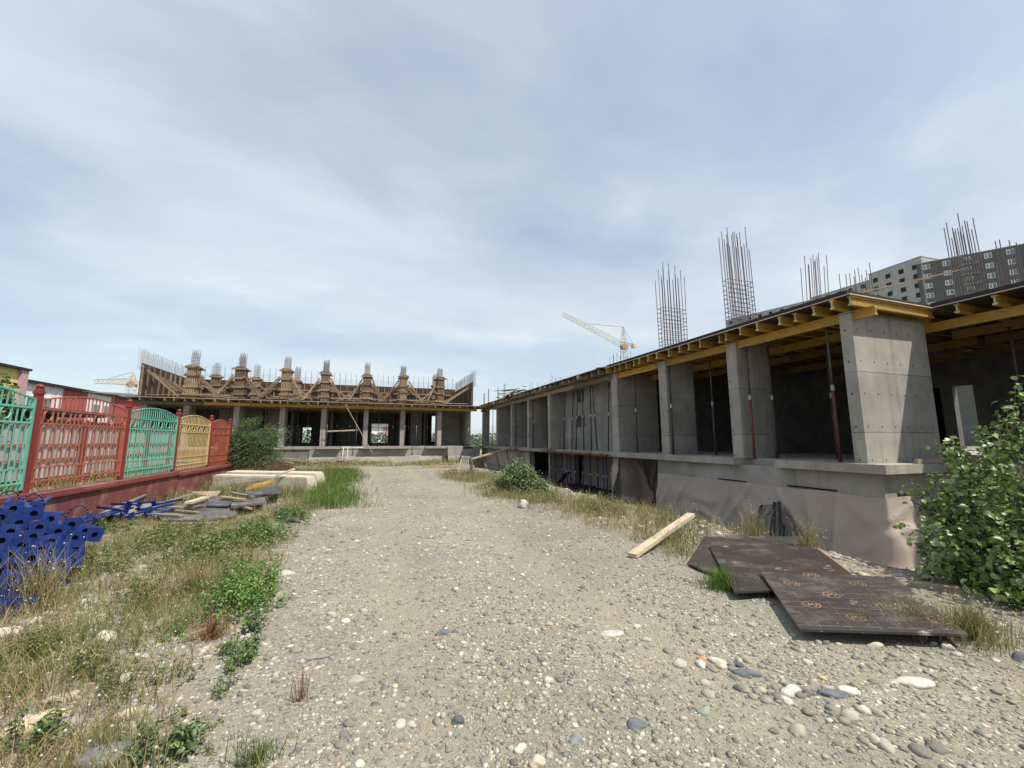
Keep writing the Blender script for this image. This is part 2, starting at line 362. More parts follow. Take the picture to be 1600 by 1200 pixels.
# ------------------------------------------------------------------ ground
def smooth(a, b, x):
    t = np.clip((np.asarray(x, float) - a) / (b - a), 0, 1); return t * t * (3 - 2 * t)
def wob(x, y, s, k):
    x = np.asarray(x, float); y = np.asarray(y, float)
    return (np.sin(x*s*1.3 + k) * np.sin(y*s*0.9 + 2*k) + 0.6*np.sin(x*s*2.7 - y*s*2.1 + 3*k) + 0.4*np.sin(y*s*4.3 + x*s*1.1 + k*5)) / 2.0
def gz(x, y):
    x = np.asarray(x, float); y = np.asarray(y, float)
    near = 1 - smooth(30, 60, np.hypot(x, y))
    z = 0.03 * wob(x, y, 0.55, 1.0) * near + 0.015 * wob(x, y, 1.9, 2.0) * near + 0.006 * wob(x, y, 6.0, 0.4) * near
    # wheel tracks of the gravel road
    road = smooth(-1.4, -0.6, x) * (1 - smooth(3.6, 4.6, x)) * smooth(-4, 0, y) * (1 - smooth(22, 30, y))
    z = z - 0.03 * road * (np.exp(-((x - 0.35) / 0.4) ** 2) + np.exp(-((x - 2.3) / 0.4) ** 2))
    # rough verge on the left
    lv = (1 - smooth(-2.0, -0.8, x)) * smooth(-8.5, -7, x) * smooth(0, 2, y) * (1 - smooth(22, 28, y))
    z = z + lv * (0.04 * wob(x, y, 2.3, 4.0) + 0.02 * wob(x, y, 7.0, 1.2))
    z = z - 0.10 * (1 - smooth(-5.2, -4.2, x)) * near
    # bank falling to the foot of the right-hand building
    e = 6.25 + 0.25 * wob(x * 0, y, 0.7, 2.2)
    dep = 0.75 * (1 - 0.85 * smooth(20.5, 27, y))
    z = z - dep * smooth(e, e + 1.9, x) * smooth(1.8, 4.2, y) * (1 - smooth(33, 36, y))
    z = z + 0.07 * wob(x, y, 3.2, 0.7) * np.exp(-((x - e - 0.3) / 0.7) ** 2) * smooth(3.0, 5.0, y) * (1 - smooth(20, 26, y))
    return z
def gz1(x, y): return float(gz(x, y))
def axis(segs):
    a = []
    for lo, hi, n in segs: a += list(np.linspace(lo, hi, n, endpoint=False))
    return np.array(a + [segs[-1][1]])
gx = axis([(-900,-120,9),(-120,-30,14),(-30,-8,24),(-8,-4.5,30),(-4.5,6,150),(6,10,60),(10,30,24),(30,150,16),(150,900,9)])
gy = axis([(-600,-40,8),(-40,-3,18),(-3,1,16),(1,9,130),(9,20,90),(20,40,70),(40,120,24),(120,1200,12)])
XX, YY = np.meshgrid(gx, gy)
ZZ = gz(XX, YY)
V = np.stack([XX.ravel(), YY.ravel(), ZZ.ravel()], 1)
nx, ny = len(gx), len(gy)
ii = (np.arange(ny-1)[:, None] * nx + np.arange(nx-1)[None]).ravel()
Q = np.stack([ii, ii+1, ii+1+nx, ii+nx], 1)
def ground_mat():
    m = bpy.data.materials.new('gravel'); m.use_nodes = True
    nt = m.node_tree; N = nt.nodes; L = nt.links; bs = N['Principled BSDF']
    tc = N.new('ShaderNodeTexCoord')
    def noise(s, d=6, r=0.6):
        n = N.new('ShaderNodeTexNoise'); n.inputs['Scale'].default_value = s; n.inputs['Detail'].default_value = d; n.inputs['Roughness'].default_value = r
        L.new(tc.outputs['Object'], n.inputs['Vector']); return n.outputs['Fac']
    def rng(x, a, b, c=0, d=1):
        r = N.new('ShaderNodeMapRange'); L.new(x, r.inputs[0])
        for i, v in enumerate((a, b, c, d)): r.inputs[i+1].default_value = v
        return r.outputs[0]
    def mix(f, a, b, mode='MIX'):
        x = N.new('ShaderNodeMix'); x.data_type = 'RGBA'; x.blend_type = mode
        for i, v in ((0, f), (6, a), (7, b)):
            if isinstance(v, (int, float)): x.inputs[i].default_value = v
            elif isinstance(v, tuple): x.inputs[i].default_value = (*v, 1)
            else: L.new(v, x.inputs[i])
        return x.outputs[2]
    def ma(op, a, b):
        k = N.new('ShaderNodeMath'); k.operation = op
        for i, v in enumerate((a, b)):
            if isinstance(v, (int, float)): k.inputs[i].default_value = v
            else: L.new(v, k.inputs[i])
        return k.outputs[0]
    def vor(s):
        v = N.new('ShaderNodeTexVoronoi'); v.inputs['Scale'].default_value = s; v.inputs['Randomness'].default_value = 1.0
        L.new(tc.outputs['Object'], v.inputs['Vector']); return v
    sand = mix(rng(noise(1.1), 0.3, 0.7), (0.325,0.285,0.198), (0.21,0.19,0.14))
    sand = mix(rng(noise(160, 3), 0.35, 0.65), sand, (0.22,0.195,0.15))
    bumps = []
    base = sand
    for s, cover, lo in ((150, 0.55, 0.34), (62, 0.55, 0.30), (27, 0.40, 0.28)):
        v = vor(s)
        sc = N.new('ShaderNodeSeparateColor'); L.new(v.outputs['Color'], sc.inputs[0])
        cr = N.new('ShaderNodeValToRGB'); L.new(sc.outputs[0], cr.inputs[0])
        e = cr.color_ramp; e.interpolation = 'LINEAR'
        e.elements[0].position = 0.0; e.elements[0].color = (0.10,0.105,0.10,1)
        e.elements[1].position = 1.0; e.elements[1].color = (0.62,0.58,0.50,1)
        for p, c in ((0.3,(0.20,0.20,0.18,1)),(0.6,(0.31,0.285,0.235,1)),(0.86,(0.40,0.355,0.275,1))):
            k = e.elements.new(p); k.color = c
        clus = rng(noise(0.8 + s * 0.01, 4), 0.38, 0.62, 0.25, 1.0)
        here = ma('LESS_THAN', sc.outputs[1], ma('MULTIPLY', clus, cover + 0.3))
        inside = rng(v.outputs['Distance'], lo + 0.16, lo + 0.08)
        msk = ma('MULTIPLY', here, inside)
        base = mix(msk, base, cr.outputs[0])
        bumps.append(ma('MULTIPLY', msk, ma('MULTIPLY', rng(v.outputs['Distance'], 0.5, 0.0), 0.9 / s * 30)))
    # soil and humus on the verges
    sp = N.new('ShaderNodeSeparateXYZ'); L.new(tc.outputs['Object'], sp.inputs[0])
    wobx = ma('ADD', sp.outputs[0], ma('MULTIPLY', ma('SUBTRACT', noise(0.7, 5), 0.5), 2.2))
    left = rng(wobx, -0.7, -1.5); right = rng(wobx, 3.7, 4.8)
    soil = mix(rng(noise(3.0), 0.35, 0.65), (0.25,0.20,0.135), (0.155,0.125,0.085))
    verge = ma('MULTIPLY', ma('MAXIMUM', left, right), rng(noise(2.2, 6), 0.38, 0.58, 0.15, 0.85))
    base = mix(verge, base, soil)
    base = mix(rng(noise(0.45, 5), 0.42, 0.62, 0, 0.75), base, mix(rng(noise(34, 4), 0.35, 0.65), (0.26,0.25,0.205), (0.11,0.11,0.10)))
    # worn dusty wheel tracks
    wx = ma('ADD', sp.outputs[0], ma('MULTIPLY', ma('SUBTRACT', noise(0.5, 3), 0.5), 0.9))
    for c0 in (0.35, 2.3):
        tr_ = rng(ma('ABSOLUTE', ma('SUBTRACT', wx, c0), 0.0) if False else ma('ABSOLUTE', ma('SUBTRACT', wx, c0), 0), 0.42, 0.12)
        base = mix(ma('MULTIPLY', tr_, rng(noise(5.0, 5), 0.38, 0.62, 0.15, 0.75)), base, mix(rng(noise(70, 4), 0.35, 0.65), (0.33,0.295,0.215), (0.22,0.20,0.15)))
    far = rng(sp.outputs[1], 26, 60)
    base = mix(far, base, mix(rng(noise(0.1), 0.4, 0.6), (0.28,0.26,0.17), (0.16,0.17,0.08)))
    L.new(base, bs.inputs['Base Color']); bs.inputs['Roughness'].default_value = 0.95; bs.inputs['Specular IOR Level'].default_value = 0.2
    h = ma('ADD', ma('ADD', bumps[0], bumps[1]), ma('ADD', bumps[2], ma('MULTIPLY', noise(90, 4), 0.12)))
    bp = N.new('ShaderNodeBump'); bp.inputs['Strength'].default_value = 0.55; bp.inputs['Distance'].default_value = 0.015
    L.new(h, bp.inputs['Height']); L.new(bp.outputs[0], bs.inputs['Normal'])
    return m
me = np_mesh('ground', V, Q, ground_mat(), smooth=True, quads=True)
ground = bpy.data.objects.new('ground', me); COL.objects.link(ground); tag(ground, kind='structure')

# ------------------------------------------------------------------ stones
def ico(sub):
    import bmesh
    bm = bmesh.new(); bmesh.ops.create_icosphere(bm, subdivisions=sub, radius=1.0)
    bm.verts.ensure_lookup_table()
    v = np.array([x.co[:] for x in bm.verts]); t = np.array([[q.index for q in f.verts] for f in bm.faces]); bm.free()
    return v, t
ICO1, ICO2, ICO3 = ico(1), ico(2), ico(3)
PAL = np.array([(0.34,0.31,0.25),(0.24,0.235,0.215),(0.17,0.18,0.175),(0.13,0.145,0.155),(0.42,0.38,0.30),(0.62,0.58,0.49),(0.30,0.27,0.22),(0.20,0.20,0.18),(0.40,0.30,0.19),(0.26,0.29,0.25)])
PW = np.array([.19,.16,.13,.06,.14,.13,.09,.06,.02,.02])
def scatter_stones(name, n, base, xy, size, label, flat=(0.35, 0.7), pal=PAL, pw=PW, sink=0.46):
    v, t = base; nv = len(v)
    X, Y = xy; S = size
    a = rs.uniform(0, 2*np.pi, n); asp = rs.uniform(0.6, 1.0, n); fl = rs.uniform(*flat, n)
    P = np.repeat(v[None], n, 0).copy()
    P *= 1 + 0.20 * rs.randn(n, nv, 1).clip(-1.3, 1.3) * (1.0 if nv < 20 else 0.55)
    P[:, :, 1] *= asp[:, None]; P[:, :, 2] *= fl[:, None]
    tx = rs.uniform(-0.25, 0.25, n)[:, None]
    P[:, :, 2] += P[:, :, 0] * tx * 0.6
    c, s = np.cos(a)[:, None], np.sin(a)[:, None]
    x = P[:, :, 0] * c - P[:, :, 1] * s; y = P[:, :, 0] * s + P[:, :, 1] * c
    Z = gz(X, Y) + S * fl * (1 - 2 * sink) * 0.6
    Vv = np.stack([X[:, None] + x * S[:, None], Y[:, None] + y * S[:, None], Z[:, None] + P[:, :, 2] * S[:, None]], 2).reshape(-1, 3)
    T = (t[None] + (np.arange(n) * nv)[:, None, None]).reshape(-1, 3)
    ci = rs.choice(len(pal), n, p=pw / pw.sum())
    C = (pal[ci]*.72 + np.array([.33,.295,.22])*.28) * rs.uniform(0.75, 1.2, (n, 1))
    me = np_mesh(name, Vv, T, G['stone'], np.repeat(C, nv, 0), smooth=True)
    o = bpy.data.objects.new(name, me); COL.objects.link(o); tag(o, label, 'gravel', kind='stuff'); return o
def near_field(n, rmin, rmax, pw=1.0):
    """points in the camera's view, denser close by"""
    u = rs.uniform(0, 1, n); r = rmin * (rmax / rmin) ** (u ** pw)
    th = YAW + rs.uniform(-1.05, 1.05, n)
    return np.sin(th) * r, np.cos(th) * r
def keep(X, Y, S, f):
    k = f(X, Y); return X[k], Y[k], S[k]
def inpoly(X, Y, poly):
    c = np.zeros(len(X), bool); n = len(poly)
    for i in range(n):
        x0, y0 = poly[i]; x1, y1 = poly[(i+1) % n]
        c ^= ((y0 > Y) != (y1 > Y)) & (X < (x1 - x0)*(Y - y0)/((y1 - y0) + 1e-9) + x0)
    return c
SHEETP = [[tuple(at(x, y, 'z', .08))[:2] for x, y in P_] for P_ in ([(1244,985),(1520,993),(1400,898),(1180,890)], [(1148,928),(1070,882),(1098,834),(1268,834),(1335,900)])]
def offsheet(X, Y): return ~(inpoly(X, Y, SHEETP[0]) | inpoly(X, Y, SHEETP[1]))
okroad = lambda X, Y: (X > -5.2) & (X < 8.4) & (Y < 31.5) & (Y > 0.6) & offsheet(X, Y)
X, Y = near_field(64000, 2.0, 16, 0.95); S = rs.gamma(2.6, 0.0026, len(X)).clip(0.003, 0.022)
X, Y, S = keep(X, Y, S, okroad)
scatter_stones('pebbles', len(X), ICO1, (X, Y), S, 'small loose grey and beige gravel spread over the road')
# pebbles gathered in patches
X, Y = near_field(40000, 2.0, 30, 0.85); S = (1 + .25*np.log2(np.hypot(X, Y)/3).clip(0, 3))*(rs.gamma(1.7, 0.0056, len(X)) + .003).clip(0.005, 0.036)
cl = wob(X, Y, 1.7, 3.3) + 0.7 * wob(X, Y, 4.0, 8.1) + 0.25 * rs.randn(len(X))
S *= 0.7 + 0.4 * smooth(-0.4, 0.7, cl)
k = okroad(X, Y) & (cl > -0.15); X, Y, S = X[k], Y[k], S[k]
k = rs.uniform(0, 1, len(X)) < 0.5; X, Y, S = X[k], Y[k], S[k]
scatter_stones('river_gravel', len(X), ICO2, (X, Y), S, 'rounded river gravel in denser drifts along the road')
# streak of larger river stones below the plywood
n = 130; u = rs.uniform(0, 1, n); A_ = at(1075, 1026, 'z', 0); B_ = at(1400, 1150, 'z', 0)
X = A_.x + (B_.x - A_.x)*u + rs.randn(n)*.16; Y = A_.y + (B_.y - A_.y)*u + rs.randn(n)*.13; S = rs.gamma(2.0, .012, n).clip(.010, .055)
k = offsheet(X, Y); X, Y, S = X[k], Y[k], S[k]; scatter_stones('stone_streak', len(X), ICO2, (X, Y), S, 'streak of grey, white and slate river stones across the road')
# flat pale and grey chips everywhere
X, Y = near_field(26000, 2.0, 26, 0.9); S = (rs.gamma(2.2, .0048, len(X)) + .003).clip(.005, .030)*(1 + .3*np.log2(np.hypot(X, Y)/3).clip(0, 3))
trk = np.exp(-((X - .35)/.35)**2) + np.exp(-((X - 2.3)/.35)**2)
X, Y, S = keep(X, Y, S, lambda X, Y: okroad(X, Y) & (rs.uniform(0, 1, len(X)) > .8*trk))
scatter_stones('stone_chips', len(X), ICO1, (X, Y), S, 'flat chips of pale and grey stone over the whole yard', flat=(.25, .6), pal=np.array([(0.62,0.59,0.52),(0.50,0.46,0.38),(0.22,0.225,0.22),(0.15,0.16,0.165),(0.38,0.35,0.29),(0.30,0.31,0.29)]), pw=np.array([.11,.21,.22,.14,.20,.12]), sink=.45)
# rubble on the bank and along the verges
n = 3400; Y = rs.uniform(3.5, 24, n); X = 6.3 + rs.randn(n) * 0.75; S = rs.gamma(2.0, 0.014, n).clip(0.012, 0.10); k = offsheet(X, Y); X, Y, S = X[k], Y[k], S[k]; n = len(X)
pale = np.array([(0.42,0.39,0.33),(0.55,0.52,0.45),(0.30,0.285,0.25),(0.22,0.22,0.21),(0.48,0.42,0.32)])
scatter_stones('bank_rubble', n, ICO2, (X, Y), S, 'pale rubble along the crest of the bank', pal=pale, pw=np.ones(5))
n = 2200; Y = 1.2 + rs.gamma(2.0, 2.6, n); X = -2.3 + rs.randn(n) * 0.9; S = rs.gamma(1.9, 0.012, n).clip(0.012, 0.09)
k = (Y < 20) & (X > -5.1); scatter_stones('verge_rubble', int(k.sum()), ICO2, (X[k], Y[k]), S[k], 'pale stones lying in the dry weeds on the left', pal=pale, pw=np.ones(5))

# single stones one can point at
def stone(px, py, w, asp, fl, ang, col, label, name='stone', sink=0.47, seed=0, sub=ICO3):
    p = at(px, py, 'z', 0.0); z = gz1(p.x, p.y)
    p = at(px, py, 'z', z)
    v, t = sub; r_ = np.random.RandomState(seed + int(px))
    ph = r_.uniform(0, 6.28, 9)
    P = v.copy()
    d = 1 + 0.17*np.sin(v[:,0]*2.1+ph[0])*np.sin(v[:,1]*2.6+ph[1]) + 0.10*np.sin(v[:,2]*4+v[:,0]*3+ph[2]) + 0.05*np.sin(v[:,1]*8+v[:,0]*6+ph[3]) + .03*np.sin(v[:,0]*15+v[:,1]*11+ph[4])
    P = P * d[:, None]; P[:, 1] *= asp; P[:, 2] *= fl; P *= w / 2
    me = np_mesh(name, P, t, G['stone'], np.repeat(np.array([col]), len(P), 0), smooth=True)
    o = bpy.data.objects.new(name, me); COL.objects.link(o)
    o.location = (p.x, p.y, z + w/2 * fl * (1 - 2*sink)); o.rotation_euler = (R(-.1,.1), R(-.1,.1), math.radians(ang))
    return tag(o, label, 'stone')
WH = (0.66,0.62,0.54); BG = (0.50,0.44,0.34); GR = (0.24,0.25,0.25); BL = (0.15,0.17,0.19); DK = (0.10,0.11,0.12); GN = (0.28,0.31,0.27)
stone(818, 793, 0.27, 0.9, 0.85, 10, (0.52,0.50,0.46), 'round pale boulder in dry grass in front of the leafy bush', 'boulder', 0.2)
stone(1424, 1068, 0.27, 0.45, 0.25, -22, (0.62,0.56,0.50), 'flat pinkish white slab of stone below the printed plywood sheet')
stone(1235, 1082, 0.14, 0.6, 0.55, -10, WH, 'white cobble with a tan patch in the streak of river stones')
stone(1165, 1054, 0.18, 0.4, 0.4, -35, BL, 'long slate blue stone in the streak of river stones')
stone(1300, 1086, 0.18, 0.4, 0.35, -28, BL, 'narrow blue grey stone right of the white cobble')
stone(1325, 1082, 0.14, 0.5, 0.5, -25, WH, 'oblong white stone beside the narrow blue grey one')
stone(1122, 1036, 0.13, 0.5, 0.55, -45, (0.60,0.53,0.42), 'cream pebble at the upper end of the stone streak')
stone(1098, 1031, 0.07, 0.7, 0.6, 0, (0.55,0.36,0.19), 'small ochre stone beside the cream pebble')
stone(1285, 1060, 0.06, 0.7, 0.6, 0, (0.58,0.44,0.24), 'small yellowish stone above the narrow blue grey stone')
stone(1152, 1040, 0.10, 0.6, 0.5, -30, DK, 'small black stone above the long slate blue stone')
stone(1100, 1112, 0.10, 0.6, 0.5, 10, GN, 'greenish grey cobble below the stone streak')
stone(1010, 1000, 0.10, 0.6, 0.4, 10, (0.40,0.37,0.31), 'beige stone on the road right of the middle')
stone(955, 991, 0.22, 0.5, 0.2, -10, (0.50,0.48,0.44), 'flat pale stone chip on the road near the middle')
stone(556, 1064, 0.11, 0.8, 0.5, 5, (0.36,0.37,0.31), 'pale green grey cobble on the left of the road')
stone(480, 1028, 0.28, 0.35, 0.18, -8, (0.26,0.25,0.23), 'large flat grey brown stone sunk in the left of the road')
stone(540, 971, 0.09, 0.7, 0.5, 0, WH, 'white pebble on the left half of the road')
stone(778, 951, 0.13, 0.7, 0.35, 0, GR, 'grey stone in the centre of the road')
stone(858, 976, 0.08, 0.6, 0.5, 0, (0.46,0.36,0.22), 'ochre pebble in the middle of the road')
stone(693, 990, 0.13, 0.6, 0.4, 0, BL, 'blue grey stone left of the ochre pebble')
stone(440, 899, 0.30, 0.45, 0.3, 5, (0.50,0.47,0.38), 'flat pale rock at the edge of the green weeds')
stone(716, 1128, 0.08, 0.8, 0.7, 0, DK, 'dark round pebble at the lower middle of the road')
stone(840, 1192, 0.09, 0.8, 0.6, 0, (0.56,0.49,0.38), 'cream pebble at the bottom edge of the road')
stone(812, 1172, 0.07, 0.7, 0.7, 0, WH, 'white pebble left of the cream one at the bottom')
stone(995, 1133, 0.12, 0.8, 0.4, 20, BL, 'dark blue grey cobble at the bottom right of the road')
stone(900, 1155, 0.09, 0.8, 0.5, 20, GR, 'grey cobble with a round outline near the bottom edge')
stone(60, 1135, 0.30, 0.38, 0.4, 22, (0.60,0.47,0.33), 'long tan stone in the weeds at the bottom left')
stone(165, 1000, 0.17, 0.7, 0.7, 0, (0.62,0.57,0.46), 'round cream stone half hidden in dry weeds')
stone(195, 1120, 0.13, 0.5, 0.6, 15, (0.56,0.49,0.37), 'cream stone in the reddish weeds at the lower left')
stone(12, 990, 0.20, 0.5, 0.6, 15, (0.58,0.55,0.50), 'whitish stone below the pile of blue props')
stone(165, 1188, 0.34, 0.5, 0.28, 15, (0.20,0.20,0.195), 'large smooth grey stone at the bottom left edge')
stone(1367, 1010, 0.12, 0.45, 0.5, -25, (0.56,0.52,0.44), 'oblong pale stone against the front edge of the printed sheet')
stone(1480, 1012, 0.10, 0.6, 0.6, 0, (0.60,0.55,0.46), 'whitish stone under the right end of the printed sheet')
stone(1592, 1030, 0.16, 0.5, 0.5, 10, DK, 'dark stone at the right edge below the leafy shrub')

# ------------------------------------------------------------------ right-hand building shell
b = thing('concrete_building', (9.2, 5.4, -0.75), 'long unfinished concrete building frame on the right with wall-like columns', 'building')
def part(name, m, *boxes, parent=b, kind=None, label=None):
    for x in boxes:
        o = MB().box(*x).build(name, m, parent)
        if kind: o['kind'] = kind
        if label: o['label'] = label
    return o
FZ = 1.2        # floor level
# floor slab pieces along the front, with the broken gap
part('floor_slab', G['concrete_plain'], (8.95, 30, 4.95, 7.15, 1.03, FZ))
part('floor_slab', G['concrete_plain'], (9.5, 30, 7.15, 8.25, 1.02, FZ - .004))
part('floor_slab', G['concrete_plain'], (8.92, 30, 8.25, 14.3, 1.03, FZ))
part('floor_slab', G['concrete_plain'], (9.35, 30, 14.3, 20.4, 1.02, FZ - .003))
part('floor_slab', G['concrete_plain'], (8.95, 30, 20.4, 34.6, 1.03, FZ))
part('floor_slab', G['concrete_plain'], (11.5, 30, -6, 4.95, 1.02, FZ - .002))
# columns: thin in Y, deep in X, face at X = 9.2
CT = 4.28
for y0, y1, x1 in ((5.37, 5.60, 11.62), (8.17, 8.50, 10.32), (10.95, 11.32, 10.32), (13.80, 14.20, 11.1), (20.15, 20.50, 9.95),
                   (23.25, 23.6, 10.35), (26.35, 26.7, 10.25), (29.8, 30.1, 10.3), (33.8, 34.2, 9.75)):
    part('column', G['concrete'], (9.2, x1, y0, y1, FZ, CT))
# interior piers and walls
for x0, x1, y0, y1 in ((13.4, 14.2, 7.6, 7.85), (14.6, 14.9, 11.7, 12.6), (15.3, 16.2, 3.9, 4.15), (15.0, 15.3, 1.2, 2.2), (13.0, 14.6, 16.6, 16.9)):
    part('pier', G['concrete'], (x0, x1, y0, y1, FZ, CT))
part('recess_wall', G['recess'], (9.96, 10.2, 14.205, 17.8, FZ, CT), (9.96, 10.2, 18.55, 20.145, FZ, CT), (9.96, 10.2, 17.8, 18.55, FZ, 2.3), (9.96, 10.2, 17.8, 18.55, 2.87, 3.55), (9.96, 10.2, 17.8, 18.55, 4.15, CT))
for z0, z1 in ((2.3, 2.87), (3.55, 4.15)): part('opening_post', G['timber_pale'], (10.0, 10.1, 18.1, 18.16, z0, z1))
o0 = at(1533, 690, 'x', 18); o1 = at(1487, 604, 'x', 18)
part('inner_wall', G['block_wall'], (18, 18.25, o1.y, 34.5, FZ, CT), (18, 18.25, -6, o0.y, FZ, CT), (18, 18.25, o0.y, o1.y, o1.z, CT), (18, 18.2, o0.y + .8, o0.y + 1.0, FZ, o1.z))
part('cross_wall', G['block_wall'], (11.7, 18, -4.6, -4.4, FZ, CT), (12.4, 18, 20.2, 20.45, FZ, CT), (11.2, 18, 30.2, 30.45, FZ, CT), (12.5, 18, 14.0, 14.25, FZ, CT), (13.6, 18, 10.95, 11.2, FZ, CT))  # first wall is added out of view to keep sunlight off the wing's interior
# plinth beam under the slab, with slots
part('plinth_beam', G['concrete_plain'], (9.14, 9.5, 5.12, 11.5, 0.5, 1.03), (9.5, 14, 5.14, 5.5, 0.48, 1.03))
part('slot', G['hole'], (9.10, 9.16, 5.95, 7.0, 0.615, 0.64), parent=b)
part('slot', G['hole'], (9.10, 9.16, 8.1, 9.0, 0.60, 0.62), parent=b)
part('slot', G['hole'], (9.55, 9.85, 5.10, 5.16, 0.615, 0.65), parent=b)
part('lower_pier', G['concrete_plain'], (9.22, 9.6, 13.82, 14.2, -0.9, 1.03))
part('lower_pier', G['concrete_plain'], (9.22, 9.9, 20.2, 20.5, -0.9, 1.03))
part('foundation_wall', G['concrete_plain'], (9.5, 9.75, 5.52, 11.5, -0.9, 0.6), (9.8, 14, 5.25, 5.5, -0.9, 0.5), (11.3, 11.55, 14.2, 20.3, -0.9, 1.03), (11.0, 11.25, 11.5, 14.2, -0.9, 1.03), (9.35, 9.6, 23.4, 34.5, -0.9, 1.03), (10.8, 11.05, 20.5, 23.4, -0.9, 1.03), (12.0, 12.2, 5.5, 34.5, -0.9, 1.019))
part('footing', G['membrane'], (9.0, 11.6, 11.3, 20.5, -0.95, -0.70), (9.05, 9.6, 5.0, 11.3, -1.0, -0.71))
# tarpaulin: hung sheets with folds
def tarp(name, p0, p1, ztop, zbot, m, nrm, label, seed, bulge=0.10, nu=70, nv=26, bottom_wave=0.05, sag=0.02, corner=None):
    r_ = np.random.RandomState(seed); ph = r_.uniform(0, 6.28, 12)
    p0 = np.array(p0, float); p1 = np.array(p1, float); nrm = np.array(nrm, float)
    L_ = np.linalg.norm(p1 - p0) if corner is None else 10.8; u, v = np.meshgrid(np.linspace(0, 1, nu), np.linspace(0, 1, nv)); s = u * L_
    # folds fan out from the points where the cloth is nailed
    f = 0
    for k in range(int(4 + L_*1.6)):
        c = r_.uniform(0, L_); w = r_.uniform(0.12, 0.5); sl = r_.uniform(-1.1, 1.1)
        f = f + r_.uniform(0.4, 1.0) * np.exp(-(((s - c) - sl * v) / (0.05 + w * 0.22 * (v + 0.25))) ** 2)
    f = f * 0.15 + 0.05*np.sin(s*2.3+ph[0]+v*1.4) + 0.02*np.sin(s*5+ph[1]+v*5*np.sin(s*1.3+ph[2])) * v + 0.004*np.sin(s*19+ph[3]-v*9) + .02*np.sin(v*11+s*2.9+ph[7])*np.sin(s*1.1+ph[8])
    for k in range(int(4 + L_*1.5)):       # slack swags running across the cloth
        c = r_.uniform(0, L_); v0 = r_.uniform(.08, .95); sl = r_.uniform(-.9, .9); ln_ = r_.uniform(.25, .8); wd = r_.uniform(.05, .12)
        dv = (v - v0) - sl * (s - c) / 1.4 - .25*((s - c)/ln_)**2 * np.sign(sl)*.3
        f = f + r_.uniform(.04, .09) * np.exp(-(dv/wd)**2) * np.exp(-((s - c)/ln_)**2)
    f = f + .05*np.exp(-((v - .93)/.06)**2)*(1 + np.sin(s*3.1 + ph[9]))
    f = f * .75 * min(1.0, (ztop - zbot) / 1.3) ** 1.5
    out = bulge * (v ** 1.3) + f * (0.15 + 0.85 * np.minimum(1, v * 2.2))
    z = ztop - sag * np.abs(np.sin(s * 1.9 + ph[4])) * (1 - v) + (zbot - ztop + bottom_wave * np.sin(s * 1.7 + ph[5]) + 0.02*np.sin(s*7+ph[6])) * v
    if corner is None: P = p0[None, None] + (p1 - p0)[None, None] * u[..., None] + nrm[None, None] * out[..., None]
    else:       # the sheet turns a corner: p0 -> corner -> p1
        cp = np.array(corner, float); l1 = np.linalg.norm(cp - p0); l2 = np.linalg.norm(p1 - cp); s = u * (l1 + l2)
        d1 = (cp - p0)/l1; d2 = (p1 - cp)/l2; w_ = smooth(l1 - .10, l1 + .10, s)[..., None]
        P = np.where((s < l1)[..., None], p0 + d1*s[..., None], cp + d2*(s - l1)[..., None])
        n1 = nrm; n2 = np.array([0., -1., 0.]); P = P + (n1*(1 - w_) + n2*w_ ) * (out * (1 + .35*np.exp(-((s - l1)/.15)**2)))[..., None]
    P = np.concatenate([P[..., :2], z[..., None]], 2).reshape(-1, 3)
    org = np.array([*((p0 + p1) / 2)[:2], zbot])
    i = (np.arange(nv-1)[:, None] * nu + np.arange(nu-1)[None]).ravel()
    me = np_mesh(name, P - org, np.stack([i, i+1, i+1+nu, i+nu], 1), m, smooth=True, quads=True)
    o = bpy.data.objects.new(name, me); COL.objects.link(o); o.location = tuple(org)
    return tag(o, label, 'tarpaulin')
tarp('tarpaulin', (9.12, 11.5, 0), (13.5, 5.10, 0), 0.60, -0.76, G['tarp'], (-1, 0, 0), 'long brown tarpaulin along the plinth behind the plywood sheets, turning the corner', 3, 0.16, 300, 46, 0.06, corner=(9.12, 5.10, 0))
tarp('tarpaulin', (9.18, 14.22, 0), (9.18, 13.78, 0), 1.02, -0.74, G['tarp'], (-1, 0, 0), 'narrow tarpaulin strip wrapping the pier beside the blue props', 6, 0.10, 24, 30)
tarp('tarpaulin', (9.18, 13.76, 0), (10.95, 13.76, 0), 1.02, -0.74, G['tarp'], (0, -1, 0), 'tarpaulin hanging in the recess left of the long one', 9, 0.10, 60, 30)
tarp('tarpaulin', (10.9, 13.7, 0), (10.9, 11.5, 0), 1.02, -0.74, G['tarp'], (-1, 0, 0), 'shaded tarpaulin at the back of the recess', 10, 0.06, 50, 24)
tarp('tarpaulin', (11.2, 20.2, 0), (11.2, 14.2, 0), 1.02, -0.74, G['tarp'], (-1, 0, 0), 'shaded tarpaulin behind the row of blue props', 12, 0.10, 90, 24)
tarp('tarpaulin', (9.25, 34.4, 0), (9.25, 23.3, 0), 1.0, -0.35, G['tarp'], (-1, 0, 0), 'tarpaulin on the far end wall beyond the green bush', 14, 0.08, 120, 24)

